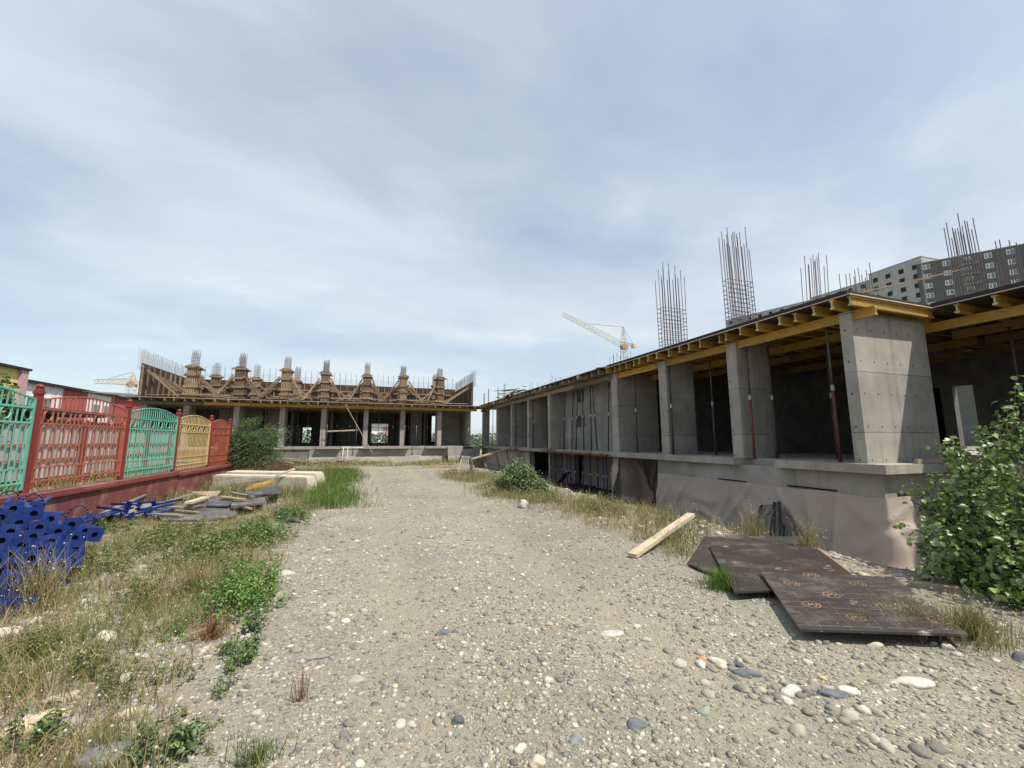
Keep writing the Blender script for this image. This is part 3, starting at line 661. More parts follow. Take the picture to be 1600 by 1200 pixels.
# ------------------------------------------------------------------ slab formwork (beams, joists and plywood deck)
def formwork(name, label, base): return thing(name, base, label, 'formwork')
def ply(par, x0, x1, y0, y1, z, t=0.021, m=None, name='deck_sheet'):
    if m is None:      # film-faced sheet; the bare sawn edge shows at the rim
        MB().box(x0, x0 + .02, y0, y1, z, z + t).build('sheet_edge', G['plywood_edge'], par); MB().box(x0 + .02, x1, y0, y0 + .015, z, z + t).build('sheet_edge', G['plywood_edge'], par)
        return MB().box(x0 + .021, x1, y0 + .016, y1, z + .001, z + t - .001).build(name, G['ply_brown'], par)
    return MB().box(x0, x1, y0, y1, z, z + t).build(name, m, par)
def joist(par, p0, p1, m=None, w=0.08, h=0.2, name='joist', endm=None):
    o = MB().ibeam(p0, p1, w, h).build(name, m or G['yellow_timber'], par)
    me = o.data; me.materials.append(endm or G['beam_end'])
    for i, f in enumerate(me.polygons):
        if i >= 12: f.material_index = 1
    return o
JZ, DZ = 4.385, 4.485
fw1 = formwork('slab_formwork', 'yellow beam formwork with plywood deck over the near part of the right building', (9.2, 9.5, 4.1))
# main stringers
def stringer(par, x, y0, y1, m=None, z=4.185):
    ys = [y0]
    while ys[-1] < y1 - 0.1: ys.append(min(y1, ys[-1] + 3.3))
    for k, (a, c) in enumerate(zip(ys, ys[1:])):
        o = MB().ibeam((x + (0.0 if k % 2 else 0.012), a, z), (x + (0.0 if k % 2 else 0.012), c - 0.015, z + R(-.006,.006)), 0.08, 0.195, 0.045, 0.03).build('stringer', m or G['yellow_timber'], par)
stringer(fw1, 9.28, 4.98, 14.05)
for x in (10.9, 12.4, 14.6, 16.8): stringer(fw1, x, 5.75, 14.0, G['yellow_timber'] if x < 11 else G['yellow_shaded'])
ys = [5.45, 5.85, 6.33, 6.62, 7.18, 7.62, 8.20, 8.45, 9.05, 9.45, 9.82, 10.4, 10.86, 11.3, 11.8, 12.2, 12.72, 13.1, 13.55, 13.9]
for i, y in enumerate(ys):
    x0 = 8.80 + R(-0.04, 0.16)
    joist(fw1, (x0, y, JZ), (12.3 + R(-.2,.2), y + R(-.05,.05), JZ))
    joist(fw1, (11.9 + R(-.2,.2), y + .11, JZ), (17.8, y + .11 + R(-.05,.05), JZ), G['yellow_shaded'])
joist(fw1, (8.86, 5.16, 4.385), (11.55, 5.18, 4.385), name='edge_joist')
y = 5.10
xs = 8.76
for w in (1.25, 2.5, 2.5, 2.7):
    for x0, x1 in ((xs, 11.2), (11.21, 13.7), (13.71, 18.2)):
        ply(fw1, x0 + (R(0, .03) if x0 == xs else 0), x1, y, y + w - 0.006, DZ)
    y += w
# far part: greyer timber, older deck
fw2 = formwork('slab_formwork', 'weathered timber formwork deck over the far part of the right building', (9.2, 24, 4.1))
stringer(fw2, 9.2, 14.1, 34.6, G['timber'])
for x in (11.6, 14.5, 16.8): stringer(fw2, x, 14.4, 30.1, G['timber'])
yy = 14.35; k = 0
while yy < 34.5:
    m = G['timber'] if yy < 20 else G['timber_grey']
    if 26 < yy: m = G['yellow_timber'] if k % 3 == 0 else G['timber_grey']
    MB().beam((8.62 + R(-.08, .12), yy, JZ), (14.2, yy + R(-.04,.04), JZ), 0.09, 0.18).build('joist', m, fw2)
    yy += R(0.42, 0.62); k += 1
y = 14.03
for w in (2.4, 2.5, 2.5, 2.5, 2.5, 2.5, 2.5, 3.0):
    for x0, x1 in ((8.58 + R(0, .10), 11.4), (11.41, 18.2)):
        ply(fw2, x0, x1, y, y + w - 0.008, DZ + (0.003 if x0 > 9 else 0), m=G['ply_grey'] if w == 2.5 and R(0,1) < .6 else G['ply_brown'])
    y += w
# right wing, nearer to the camera
fw3 = formwork('slab_formwork', 'yellow beam formwork over the recessed wing at the right edge', (12, 2, 4.1))
stringer(fw3, 12.0, -4.2, 5.72); stringer(fw3, 13.4, -4.2, 5.72, G['yellow_shaded']); stringer(fw3, 14.8, -4.2, 5.72, G['yellow_shaded']); stringer(fw3, 17.0, -4.2, 5.72, G['yellow_shaded'])
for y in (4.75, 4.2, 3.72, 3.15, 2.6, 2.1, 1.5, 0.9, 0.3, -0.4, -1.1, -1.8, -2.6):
    joist(fw3, (11.5 + R(-.06,.06), y, JZ), (15.3, y + R(-.04,.04), JZ)); joist(fw3, (14.9, y + .1, JZ), (18.1, y + .1, JZ), G['yellow_shaded'])
for y0, y1 in ((2.62, 5.085), (0.1, 2.61), (-2.4, 0.09), (-4.4, -2.41)):
    ply(fw3, 11.40, 14.3, y0, y1, DZ); ply(fw3, 14.31, 18.2, y0, y1, DZ + .002)
# fresh slab edge and membrane on the decks
part('roof_slab', G['membrane'], (8.86, 18.2, 5.2, 14.0, DZ + .026, DZ + 0.13))
part('roof_slab', G['membrane'], (8.80, 18.2, 14.05, 34.4, DZ + .030, DZ + 0.10))
part('roof_slab', G['membrane'], (11.48, 18.2, -4.3, 5.15, DZ + .027, DZ + 0.13))
# plank lying across the corner of the deck, sheets pushed out at the step
o = MB().beam((9.1, 6.3, 4.645), at(1503, 421, 'y', 7.2), 0.14, 0.04).build('roof_plank', G['timber'], None, (9.1, 6.3, 4.63)); tag(o, 'long bare plank cocked up over the corner of the right roof', 'plank')
o = MB().plate([(8.45,14.05,4.53),(9.4,13.5,4.56),(9.9,14.3,4.58),(8.9,15.0,4.56)], 0.02).build('plywood_offcut', G['plywood_edge'], None, (9,14.2,4.5)); tag(o, 'pale plywood offcut on the roof edge at the step', 'plywood')
# heap of laths on the far roof edge
heap = thing('lath_heap', (8.9, 27.0, 4.6), 'heap of loose laths on the far end of the right roof', 'timber heap')
for k in range(26):
    c = Vector((9.2 + R(-.5,.6), 26.6 + R(-2.2, 2.2), 4.63 + abs(rnd.gauss(0, .25)))); a = R(-0.5, 0.5) + math.pi/2; l = R(0.7, 1.7)
    d = Vector((math.cos(a), math.sin(a), R(-.12,.16))) * l
    MB().beam(c - d, c + d, 0.10, 0.03).build('lath', G['timber'], heap)

# ------------------------------------------------------------------ steel props
def prop_mesh(h, kind):
    """outer tube, inner tube, collar, plates: one mesh each, shared by all props of that kind"""
    r1, r2 = 0.030, 0.024
    out = MB().tube((0,0,0.008), (0,0,h*0.55), r1, 8).mesh('outer_tube', smooth=True); out.materials.append(kind[0])
    inn = MB().tube((0,0,h*0.53), (0,0,h-0.008), r2, 8).mesh('inner_tube', smooth=True); inn.materials.append(kind[1])
    col = MB().tube((0,0,h*0.52), (0,0,h*0.56), 0.036, 8).beam((-0.07,0,h*0.565), (0.07,0,h*0.575), 0.010, 0.010).mesh('collar'); col.materials.append(G['galv'])
    pl = MB().box(-.06,.06,-.06,.06,0,.008).mesh('base_plate'); pl.materials.append(kind[0])
    tp = MB().box(-.06,.06,-.06,.06,h-.008,h).mesh('head_plate'); tp.materials.append(kind[1])
    return [('outer_tube', out), ('inner_tube', inn), ('collar', col), ('base_plate', pl), ('head_plate', tp)]
PM = {}
def prop(x, y, z0, z1, kind, label, group, tilt=(0,0)):
    h = round(z1 - z0, 2); key = (h, kind)
    kk = {'steel': (G['steel'], G['steel']), 'red': (G['steel_red'], G['steel']), 'navy': (G['prop_navy'], G['prop_navy']), 'blue': (G['prop_navy'], G['steel'])}[kind]
    if key not in PM: PM[key] = prop_mesh(h, kk)
    t = thing('steel_prop', (x, y, z0), label, 'prop', group)
    t.rotation_euler = (tilt[0], tilt[1], R(0, 1.5))
    for n, me in PM[key]: child(n, me, t)
    return t
# front row under the stringer of the near part: position from where each foot shows
FRONT = [(996, 705, 'steel', 'slim grey prop in front of the widest shaded column'),
         (1052, 712, 'steel', 'prop standing in front of the third column from the corner'),
         (1118, 714, 'steel', 'prop in the dark bay between the second and third columns'),
         (1178, 726, 'red', 'rusty red prop in front of the second column from the corner'),
         (1213, 722, 'steel', 'dark prop just right of the second column'),
         (1311, 722, 'red', 'thick rusty prop left of the big corner column')]
for px, py, kd, lb in FRONT:
    p = at(px, py, 'z', FZ) if kd != 'x' else None
    p = at(px, 700, 'x', 9.28 if px != 1118 and px != 1213 else 9.9)
    prop(p.x, p.y, FZ if px != 1178 else FZ - .02, 4.08, kd, lb, None)
ORDS = ('first', 'second', 'third', 'fourth', 'fifth', 'sixth', 'seventh', 'eighth', 'ninth', 'tenth', 'eleventh', 'twelfth', 'thirteenth')
for i_, (px, x) in enumerate(((868, 9.6), (881, 9.5), (893, 9.8), (900, 9.4), (912, 9.5), (924, 9.35), (933, 9.6), (950, 9.5))):
    p = at(px, 690, 'x', x)
    prop(p.x, p.y, FZ, 4.08, 'steel', 'thin dark prop before the wall with two small openings, %s from the left' % ORDS[i_], 'props before the block wall', (R(-.05,.05), R(-.05,.05)))
for i_, px in enumerate((741, 747, 770, 779, 806, 833)):
    p = at(px, 690, 'x', 9.45); prop(p.x, min(p.y, 35.0), FZ, 4.08, 'steel', 'thin prop between the far columns of the right building, %s from the left' % ORDS[i_], 'props of the far bays')
for x, y in ((13.0,4.6),(12.05,3.8),(12.05,2.9),(13.4,3.2),(14.8,4.3),(14.8,2.4),(12.4,7.2),(12.4,9.9),(10.9,7.0),(10.9,9.6),(10.9,12.4),(14.6,7.4),(14.6,9.4)):
    prop(x, y, FZ, 4.08, 'steel', 'dark prop deep inside the shaded floor of the right building', 'inner props of the right building')
# blue props under the ledge in the lower bay
led = thing('ledge_form', (9.0, 17.2, 0.98), 'reddish plywood ledge form resting on blue props', 'formwork')
MB().box(8.72, 9.34, 14.0, 20.3, 1.10, 1.125).build('deck_sheet', G['timber'], led)
MB().box(8.74, 8.765, 14.0, 20.3, 1.02, 1.098).build('edge_board', G['steel_red'], led)
for x in (8.85, 9.2): MB().box(x, x+.05, 13.95, 20.35, 1.02, 1.096).build('runner', G['timber'], led)
for k in range(7): MB().beam((8.7+R(-.05,.05), 14.2 + k*.85, 1.14), (8.8+R(-.05,.05), 15.0 + k*.9, 1.15), 0.12, 0.025).build('loose_lath', G['timber_grey'], led)
for i, px in enumerate((861, 868, 879, 887, 892, 899, 911, 923, 934, 943, 949)):
    p = at(px, 750, 'x', 8.95 if i % 2 else 9.15)
    prop(p.x, max(14.1, min(20.2, p.y)), -0.70, 1.015, 'navy', 'navy blue prop holding up the reddish ledge, %s from the left' % ORDS[i], 'blue props below the ledge', (R(-.02,.02), R(-.02,.02)))
# black board leaning in the lower bay, rope of cable
o = MB().beam((9.0, 19.2, -0.66), (9.2, 18.2, 0.12), 0.35, 0.02).build('leaning_board', G['ply_grey'], None, (9.1, 18.6, -0.7)); tag(o, 'small grey board leaning among the blue props', 'board')
pts = [Vector((9.35, 19.6 - 5.0*t, -0.05 - 0.55*t + 0.05*math.sin(t*9))) for t in [i/14 for i in range(15)]]
o = MB().path(pts, 0.014).build('hose', G['membrane'], None, (9.3, 17, -0.7)); tag(o, 'black hose hanging across the row of blue props', 'hose')

# ------------------------------------------------------------------ starter bars above the columns
def cage(name, label, x0, x1, y0, y1, z0, ztop, zmesh, nb, m, r=0.011, jitter=0.25, single=True, ties=0.14, group=None, lean=0.02):
    t = thing(name, ((x0+x1)/2, (y0+y1)/2, z0), label, 'rebar', group)
    n = nb; al = MB(); lx, ly = R(-lean, lean), R(-lean, lean)
    for row in (0, 1):
        for i in range(n):
            u = i / max(1, n - 1)
            if x1 - x0 > y1 - y0: x, y = x0 + (x1-x0)*u, (y0, y1)[row]
            else: x, y = (x0, x1)[row], y0 + (y1-y0)*u
            top = ztop - (R(0, jitter) if i % 2 else R(jitter, 2.6*jitter))
            hh = top - z0
            p0 = (x, y, z0); p1 = (x + (lx + R(-.012,.012))*hh, y + (ly + R(-.012,.012))*hh, top)
            if single: MB().tube(p0, p1, r, 5).build('bar', m, t)
            else: al.tube(p0, p1, r, 4)
    if zmesh:
        z = z0 + 0.1; tb = MB()
        while z < zmesh:
            c = [(x0, y0), (x1, y0), (x1, y1), (x0, y1), (x0, y0)]
            q = MB() if single else tb
            zz = z
            for a, d in zip(c, c[1:]):
                o_ = lambda p: Vector((p[0] + lx*(zz-z0), p[1] + ly*(zz-z0), zz + R(-.015,.015)))
                q.tube(o_(a), o_(d), r*0.75, 4)
            if single: q.build('tie', m, t)
            z += ties * R(0.85, 1.15)
        if not single: o = tb.build('ties', m, t); o['kind'] = 'stuff'
    if not single: o = al.build('bars', m, t); o['kind'] = 'stuff'
    return t
RZ = DZ + 0.13
RB = G['rebar']
c = lambda px, py, y: at(px, py, 'y', y)
cage('rebar_cage', 'tall rebar cage with close ties, above the third column from the corner', 9.27, 10.2, 10.98, 11.28, RZ, 7.75, 6.15, 9, RB)
cage('rebar_cage', 'tallest rebar cage, above the second column from the corner', 9.25, 10.1, 8.22, 8.46, RZ, 7.75, 6.20, 9, RB)
p = at(1255, 388, 'z', 7.9)
cage('rebar_cage', 'slanting untied starter bars left of the far apartment block', p.x + .05, p.x + 0.85, p.y, p.y + .25, RZ, 7.9, 0, 6, RB, lean=0.03)
p = at(1320, 408, 'z', 7.4)
cage('rebar_cage', 'short dense group of starter bars before the light apartment block', p.x, p.x + .9, p.y, p.y + .3, RZ, 7.2, 0, 8, RB, jitter=0.5)
p = at(1350, 398, 'z', 7.6)
cage('rebar_cage', 'few thin starter bars beside the dense group', p.x, p.x + .5, p.y, p.y + .3, RZ, 7.6, 0, 3, RB, jitter=0.4)
p = at(1494, 330, 'z', 7.9)
cage('rebar_cage', 'tall starter bars rising in front of the dark grey apartment block', p.x, p.x + 0.95, p.y, p.y + .25, RZ, 7.9, 0, 8, RB, jitter=0.3, lean=0.03)
p = at(1568, 356, 'z', 7.2)
cage('rebar_cage', 'shorter starter bars at the right edge of the picture', p.x, p.x + 0.6, p.y, p.y + .25, RZ, 7.1, 0, 5, RB, jitter=0.4)
p = at(958, 545, 'z', 6.2)
cage('rebar_cage', 'thin starter bars on the roof just left of the crane mast', p.x, p.x + 1.0, p.y, p.y + .3, RZ, 6.2, 0, 6, RB, single=False)
p = at(860, 583, 'z', 6.4)
cage('rebar_cage', 'pale starter bars over the far part of the right roof', p.x, p.x + 1.2, p.y, p.y + .3, RZ, 6.4, 0, 7, G['rebar_pale'], single=False)
p = at(828, 594, 'z', 6.2)
cage('rebar_cage', 'pale starter bars next to the heap of laths', p.x, p.x + 1.2, p.y, p.y + .3, RZ, 6.2, 0, 6, G['rebar_pale'], single=False)
cage('rebar_cage', 'pair of thick bars standing at the far end of the right roof', 9.3, 9.7, 33.9, 34.1, RZ, 6.2, 0, 2, RB, 0.02, single=False)
cage('rebar_cage', 'two bars rising beside the heap of laths', 9.3, 9.8, 29.9, 30.1, RZ, 6.1, 0, 2, RB, 0.018, single=False)

# ------------------------------------------------------------------ far building across the end of the yard
fb = thing('concrete_building', (-3, 33.5, 0), 'low concrete building frame across the far end of the yard', 'building')
FY = 33.5
COLX = (-14.1, -11.75, -8.8, -5.95, -3.2, -0.22, 2.53, 5.43)
for x in COLX: part('column', G['concrete'], (x - .17, x + .17, FY, FY + 1.25, FZ, 4.3), parent=fb)
part('column', G['concrete'], (7.78, 8.0, FY - .1, FY + 8, FZ, 4.3), parent=fb)
part('column', G['concrete'], (5.95, 7.75, 36.6, 36.85, FZ, 4.3), parent=fb)
for x in (-10.5, -7.4, 4.0): part('pier', G['concrete'], (x - .5, x + .5, 37.5, 37.75, FZ, 4.3), parent=fb)
part('floor_slab', G['concrete_plain'], (-15, 8.1, FY - .15, 42, 1.0, FZ), parent=fb)
for x0, x1 in ((-15, -8.2), (-3.55, -1.9), (-0.55, 3.0), (4.3, 6.0)):
    part('ledge', G['concrete_plain'], (x0, x1, FY - .45, FY - .16, 1.02, FZ + .004), parent=fb)
part('plinth_beam', G['concrete_plain'], (-4.0, 8.1, FY - .12, FY + .2, 0.45, 0.998), parent=fb)
part('plinth_beam', G['block_wall'], (-15, -4.01, FY - .06, FY + .2, 0.0, 0.998), parent=fb)
part('foundation_wall', G['concrete_plain'], (-15, 8.1, FY + .21, FY + .4, -0.3, 0.998), parent=fb)
part('corner_block', G['concrete_plain'], (6.0, 8.6, FY - .9, FY - .13, 0.45, 1.16), parent=fb, label='grey concrete corner block with a dark slot')
part('slot', G['hole'], (7.2, 8.0, FY - .93, FY - .88, 1.0, 1.12), parent=fb)
def wallx(x0, x1, y, t, z0, z1, holes, name, m, par):
    hs = sorted(holes); xs = x0
    for a, c, h0, h1 in hs:
        part(name, m, (xs, a, y, y + t, z0, z1), parent=par)
        if h0 > z0: part(name, m, (a, c, y, y + t, z0, h0), parent=par)
        if h1 < z1: part(name, m, (a, c, y, y + t, h1, z1), parent=par)
        xs = c
    part(name, m, (xs, x1, y, y + t, z0, z1), parent=par)
a = at(580, 662, 'y', 41); c_ = at(605.5, 692, 'y', 41); e0 = at(473, 668, 'y', 41); e1 = at(485, 692, 'y', 41); f0 = at(675, 650, 'y', 41); f1 = at(680.5, 690, 'y', 41)
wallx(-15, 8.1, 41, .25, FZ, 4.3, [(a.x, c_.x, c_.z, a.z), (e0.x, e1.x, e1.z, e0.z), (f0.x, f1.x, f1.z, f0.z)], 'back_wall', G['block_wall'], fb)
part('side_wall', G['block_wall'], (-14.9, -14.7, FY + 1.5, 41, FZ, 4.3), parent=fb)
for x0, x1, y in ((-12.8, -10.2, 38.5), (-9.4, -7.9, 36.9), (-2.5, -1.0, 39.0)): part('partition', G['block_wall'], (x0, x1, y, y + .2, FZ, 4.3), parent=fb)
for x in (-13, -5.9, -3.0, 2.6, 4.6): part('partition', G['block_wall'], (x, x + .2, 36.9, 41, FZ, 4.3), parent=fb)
part('roof_slab', G['membrane'], (-14.4, 8.1, 33.2, 41.4, 4.455, 4.55), parent=fb)
# tarpaulin band along the foot
tarp('tarpaulin', (-4.0, FY - .16, 0), (6.0, FY - .16, 0), 0.50, -0.02, G['tarp_light'], (0, -1, 0), 'pale tarpaulin band along the foot of the far building', 21, 0.12, 120, 16)
tarp('tarpaulin', (6.0, FY - .95, 0), (8.6, FY - .95, 0), 0.48, -0.04, G['tarp_light'], (0, -1, 0), 'pale tarpaulin under the concrete corner block', 22, 0.10, 50, 16)
# deck
fd = thing('slab_formwork', (-3, 33, 4.1), 'beam formwork with plywood deck on top of the far building', 'formwork')
for k in range(7):
    x0 = -10.6 + k * 2.72
    MB().ibeam((x0, 33.05, 4.13 + R(-.01,.01)), (x0 + 2.70, 33.05, 4.13 + R(-.01,.01)), 0.08, 0.2).build('stringer', G['yellow_timber'], fd)
MB().ibeam((-14.6, 33.25, 4.12), (-10.2, 33.25, 4.12), 0.08, 0.2).build('stringer', G['timber'], fd)
for y in (35, 37.0, 39): MB().ibeam((-14.5, y, 4.12), (8.2, y, 4.12), 0.08, 0.2).build('stringer', G['timber'], fd)
x = -14.5
while x < 8.4:
    MB().ibeam((x, 32.62 + R(-.08,.1), 4.33), (x, 41, 4.33), 0.085, 0.18).build('joist', G['timber_grey'], fd)
    x += R(0.45, 0.8)
x = -14.7
for k in range(10):
    ply(fd, x, x + 2.36, 32.55 + R(0,.06), 41.2, 4.425, m=G['plywood_edge']); x += 2.37
# loose ply corner hanging out at the left, beside the fence
o = MB().plate([(-17.2,33.2,4.72),(-14.6,32.4,4.46),(-13.6,33.8,4.56),(-16.2,34.9,4.86)], 0.03).build('plywood_sheet', G['ply_grey'], None, (-15.2,33.6,4.45)); tag(o, 'loose grey plywood sheet jutting out at the left end of the far roof', 'plywood')
MB().box(-15.6, -15.5, 33.2, 33.3, -0.15, 4.5).build('post', G['timber_grey'], fd)
for i_, px in enumerate((463, 510, 525, 545, 557, 580, 590, 603, 613, 632, 638, 650, 667)):
    p = at(px, 690, 'y', 33.1 if px in (510, 557, 590, 632, 650) else 34.6)
    prop(p.x, p.y, FZ - (.0 if p.y > 33.34 else 0), 4.02, 'steel', 'thin prop in the far building, %s to the right of the feathery shrub' % ORDS[i_], 'props of the far building', (R(-.03,.03), R(-.03,.03)))
for x in (-12.8, -11, -9.6, -7.2, -4.4):
    prop(x, 35, FZ, 4.02, 'steel', 'thin prop in the left bays of the far building behind fence and shrub', 'props of the far building')
p0 = at(508, 674, 'y', 33.2); p1 = at(559, 672, 'y', 33.2)
o = MB().beam(p0, p1, 0.03, 0.10).build('guard_board', G['timber_pale'], None, p0); tag(o, 'pale board nailed across two props in the far building', 'board')
p0 = at(538, 629, 'y', 32.7); p1 = at(582, 708, 'y', 31.8); p1.z = max(p1.z, 0.3)
o = MB().beam(p0, p1, 0.03, 0.03).build('slanting_pole', G['timber_pale'], None, p1); tag(o, 'long thin pole slanting down from the far roof to the ledge', 'pole')
tr = thing('saw_trestle', (-1.2, 32.6, 0.0), 'pale metal trestle leaning at the foot of the far building', 'trestle')
q0 = at(536, 700, 'y', 32.9); q1 = at(543, 700, 'y', 32.9)
for xx, yy in ((q0.x, 32.6), (q1.x, 32.6), (q0.x, 33.0), (q1.x, 33.0)): MB().tube((xx, yy, gz1(xx, yy)), (xx + .03, 32.8, 1.15), 0.025).build('leg', G['white_paint'], tr)
MB().tube((q0.x - .1, 32.8, 1.15), (q1.x + 1.1, 32.8, 1.12), 0.03).build('top_bar', G['white_paint'], tr)

# column forms: batten shafts, clamped by yokes
def batten_shaft(w, d, h):
    q = MB(); n = 5
    q.box(-w/2+.03, w/2-.03, -d/2+.03, d/2-.03, 0, h)
    for i in range(n):
        x = -w/2 + .05 + (w - .1) * i / (n - 1)
        for sgn in (-1, 1): q.box(x - .035, x + .035, sgn*d/2 - .035, sgn*d/2 + .035, 0.0, h - R(0, .12))
    for i in range(n + 2):
        y = -d/2 + .08 + (d - .16) * i / (n + 1)
        for sgn in (-1, 1): q.box(sgn*w/2 - .035, sgn*w/2 + .035, y - .035, y + .035, 0.0, h - R(0, .12))
    return q
def yoke(w, d, z):
    q = MB(); o = .07
    for s_ in (-1, 1):
        q.beam((-w/2 - .04 - R(0,.20), s_*(d/2 + o), z + R(-.02,.02)), (w/2 + .04 + R(0,.20), s_*(d/2 + o), z + R(-.02,.02)), 0.06, 0.10)
        q.beam((s_*(w/2 + o), -d/2 - .04 - R(0,.16), z + .07), (s_*(w/2 + o), d/2 + .04 + R(0,.16), z + .07 + R(-.02,.02)), 0.06, 0.10)
    return q
DT = 4.555
NAMES = ['leftmost', 'second', 'third', 'fourth', 'fifth', 'sixth', 'rightmost']
FX = (-11.55, -8.72, -5.9, -3.22, -0.24, 2.48, 5.38)
for row, (y, h0) in enumerate(((33.75, 2.25), (37.6, 2.1))):
    for i, x in enumerate(FX):
        if row and i in (3, 4): continue
        wide = 0.50 if row == 0 else 0.46; deep = 0.95 if row == 0 else 0.6; h = h0 + R(-.14,.12)
        xx = x + (0.12 if row else 0) + (0.0 if not row else R(-.1,.1)) + (R(-.05,.05))
        t = thing('column_form', (xx, y, DT), ('%s timber column form of the front row on the far roof' if not row else 'timber column form standing behind the %s one of the front row') % NAMES[i], 'column form', 'column forms on the far roof'); t.rotation_euler = (R(-.012,.012), R(-.02,.02), R(-.05,.05))
        o = child('batten_shaft', batten_shaft(wide, deep, h).mesh('batten_shaft'), t); o.data.materials.append(G['timber_form']); o['kind'] = 'stuff'
        for z in (0.25 + R(-.05,.1), 0.8 + R(-.1,.1), 1.4 + R(-.1,.1), h - .22):
            o = child('yoke', yoke(wide, deep, z).mesh('yoke'), t); o.data.materials.append(G['timber_form'])
        if row == 0:
            for s_ in (-1, 1):
                if (i == 0 and s_ < 0) or (i == 6 and s_ > 0): continue
                for k in range(4):
                    yb = -0.45 + k*.3 + R(-.15,.15)
                    q = MB().beam((s_*(wide/2 + .12), yb, 1.75 - k*.25 + R(-.1,.1)), (s_*(1.1 + R(0, .6) + .25*k), yb - .2, 0.03), 0.05, 0.10)
                    o = child('brace', q.mesh('brace'), t); o.data.materials.append(G['timber_form'])
        cage('rebar_cage', ('starter bars sticking out of the %s front column form' if not row else 'starter bars behind the %s front column form') % NAMES[i], xx - .19, xx + .19, y - .15, y + .15, DT + h - .1, 7.95 - (0.05*i if not row else .15), DT + h + .6, 8 if not row else 6, G['rebar_pale'], 0.017, 0.12, single=False, ties=.2, group='starter bars on the far roof')
# wall forms: dark plywood with timber studs
def wall_form(label, p0, p1, z0, h, side, walers, name='wall_form', bars=True, nb=34, step=0.62, top0=0.0, seed=1, bar_h=0.95):
    p0 = Vector((*p0, z0)); p1 = Vector((*p1, z0)); d = (p1 - p0); L_ = d.length; d.normalize(); n = Vector((-d.y, d.x, 0)) * side
    t = thing(name, p0, label, 'wall form')
    k = 0; s = 0.0
    while s < L_ - .1:
        w = min(1.22, L_ - s); a = p0 + d * s; c2 = p0 + d * (s + w - .006)
        hh = h - top0 * (s / L_)
        vs = [a, c2, c2 + Vector((0,0,hh)), a + Vector((0,0,hh))]
        q = MB(); q.add([v for v in vs] + [v - n * .022 for v in vs], [(0,1,2,3),(7,6,5,4),(4,5,1,0),(5,6,2,1),(6,7,3,2),(7,4,0,3)])
        q.build('panel', G['ply_brown'], t); s += w
    s = 0.1
    while s < L_:
        a = p0 + d * s + n * .045
        MB().beam(a, a + Vector((R(-.03,.03),0,h - top0*(s/L_) - R(.0,.12))), 0.08, 0.09, n).build('stud', G['timber_form'], t); s += step * R(.85, 1.15)
    for z in walers:
        a = p0 + n * .13 + Vector((0,0,z))
        MB().beam(a, a + d * L_, 0.09, 0.10).build('waler', G['timber_form'], t)
    if bars:
        q = MB()
        for row in (0, 1):
            for i in range(nb):
                s = L_ * (i + .5) / nb; a = p0 + d * s - n * (.10 + .16*row); top = h + bar_h + R(-.12,.1)
                q.tube(a + Vector((0,0,h*.8)), a + Vector((R(-.02,.02), R(-.02,.02), top)), 0.011, 4)
        o = q.build('starter_bars', G['rebar_pale'], t); o['kind'] = 'stuff'
        q = MB()
        for k in range(6):
            a = p0 - n * .1 + Vector((0,0,h + .02 + k*.11)); q.tube(a, a + d * L_, 0.008, 4)
        o = q.build('bar_ties', G['rebar_pale'], t); o['kind'] = 'stuff'
    return t
wl = wall_form('dark plywood wall form with pale studs at the left end of the far roof', (-14.25, 33.0), (-14.25, 41.2), DT, 2.15, -1, (), step=0.85, seed=2)
for k, y in enumerate((33.4, 34.3, 35.3, 36.3, 37.3)):
    MB().beam((-14.1, y, DT + 1.75 - .08*k), (-12.2 + R(-.15,.15), y + R(-.1,.2), DT + .03), 0.06, 0.12).build('brace', G['timber_form'], wl)
wall_form('long plywood wall form with studs and walers along the back of the far roof', (-14.2, 41.3), (8.2, 41.3), DT, 2.25, -1, (0.35, 0.95, 1.6), nb=46, step=0.6, bar_h=1.2)
wr = wall_form('plywood wall form with pale bars at the right end of the far roof', (8.05, 33.0), (8.05, 41.2), DT, 1.95, 1, (), step=0.6)
for k, y in enumerate((33.6, 33.9)): MB().beam((7.9, y, DT + 1.55), (5.7 - .2*k, y - .35, DT + .03), 0.06, 0.13).build('brace', G['timber_form'], wr)
# boards stacked on the deck
for k in range(22):
    x = R(-13.5, 7); l = R(.6, 1.4); a = R(-.25,.25)
    p = Vector((x, 33.0 + R(-.15,.5), DT + .03 + R(0,.25))); d = Vector((math.cos(a), math.sin(a)*.6, R(-.06,.06))) * l
    o = MB().beam(p - d, p + d, R(.09,.16), .035).build('loose_board', G['timber'], None, (p.x, p.y, DT)); tag(o, 'loose board lying between the column forms on the far roof', 'board', 'boards lying on the far roof')

# ------------------------------------------------------------------ painted fence on the left
FXX = -5.5
PY = [3.9, 6.7, 9.5, 12.4, 15.2, 18.0, 20.2]
fe = thing('painted_fence', (FXX, 12, -0.1), 'ornamental metal fence of green, red and yellow panels between dark red posts', 'fence')
def wt(y): return 0.755 - 0.010 * max(0, y - 12)      # top of the plinth
q = MB(); y0 = -1.0
segs = [(-1.0, 3.9), (3.9, 9.5), (9.5, 15.2), (15.2, 20.3)]
for i, (a, c2) in enumerate(segs):
    MB().box(FXX - .14, FXX + .14, a, c2 - .004, -0.25, wt(c2) - .10).build('plinth', G['plinth_red'], fe)
    MB().box(FXX - .19, FXX + .19, a, c2 - .004, wt(c2) - .10, wt(c2) - .055).build('plinth_moulding', G['fence_post'], fe)
    MB().box(FXX - .165, FXX + .165, a, c2 - .004, wt(c2) - .055, wt(c2)).build('plinth_cap', G['plinth_red'], fe)
def post_top(y): return wt(y) + 1.80
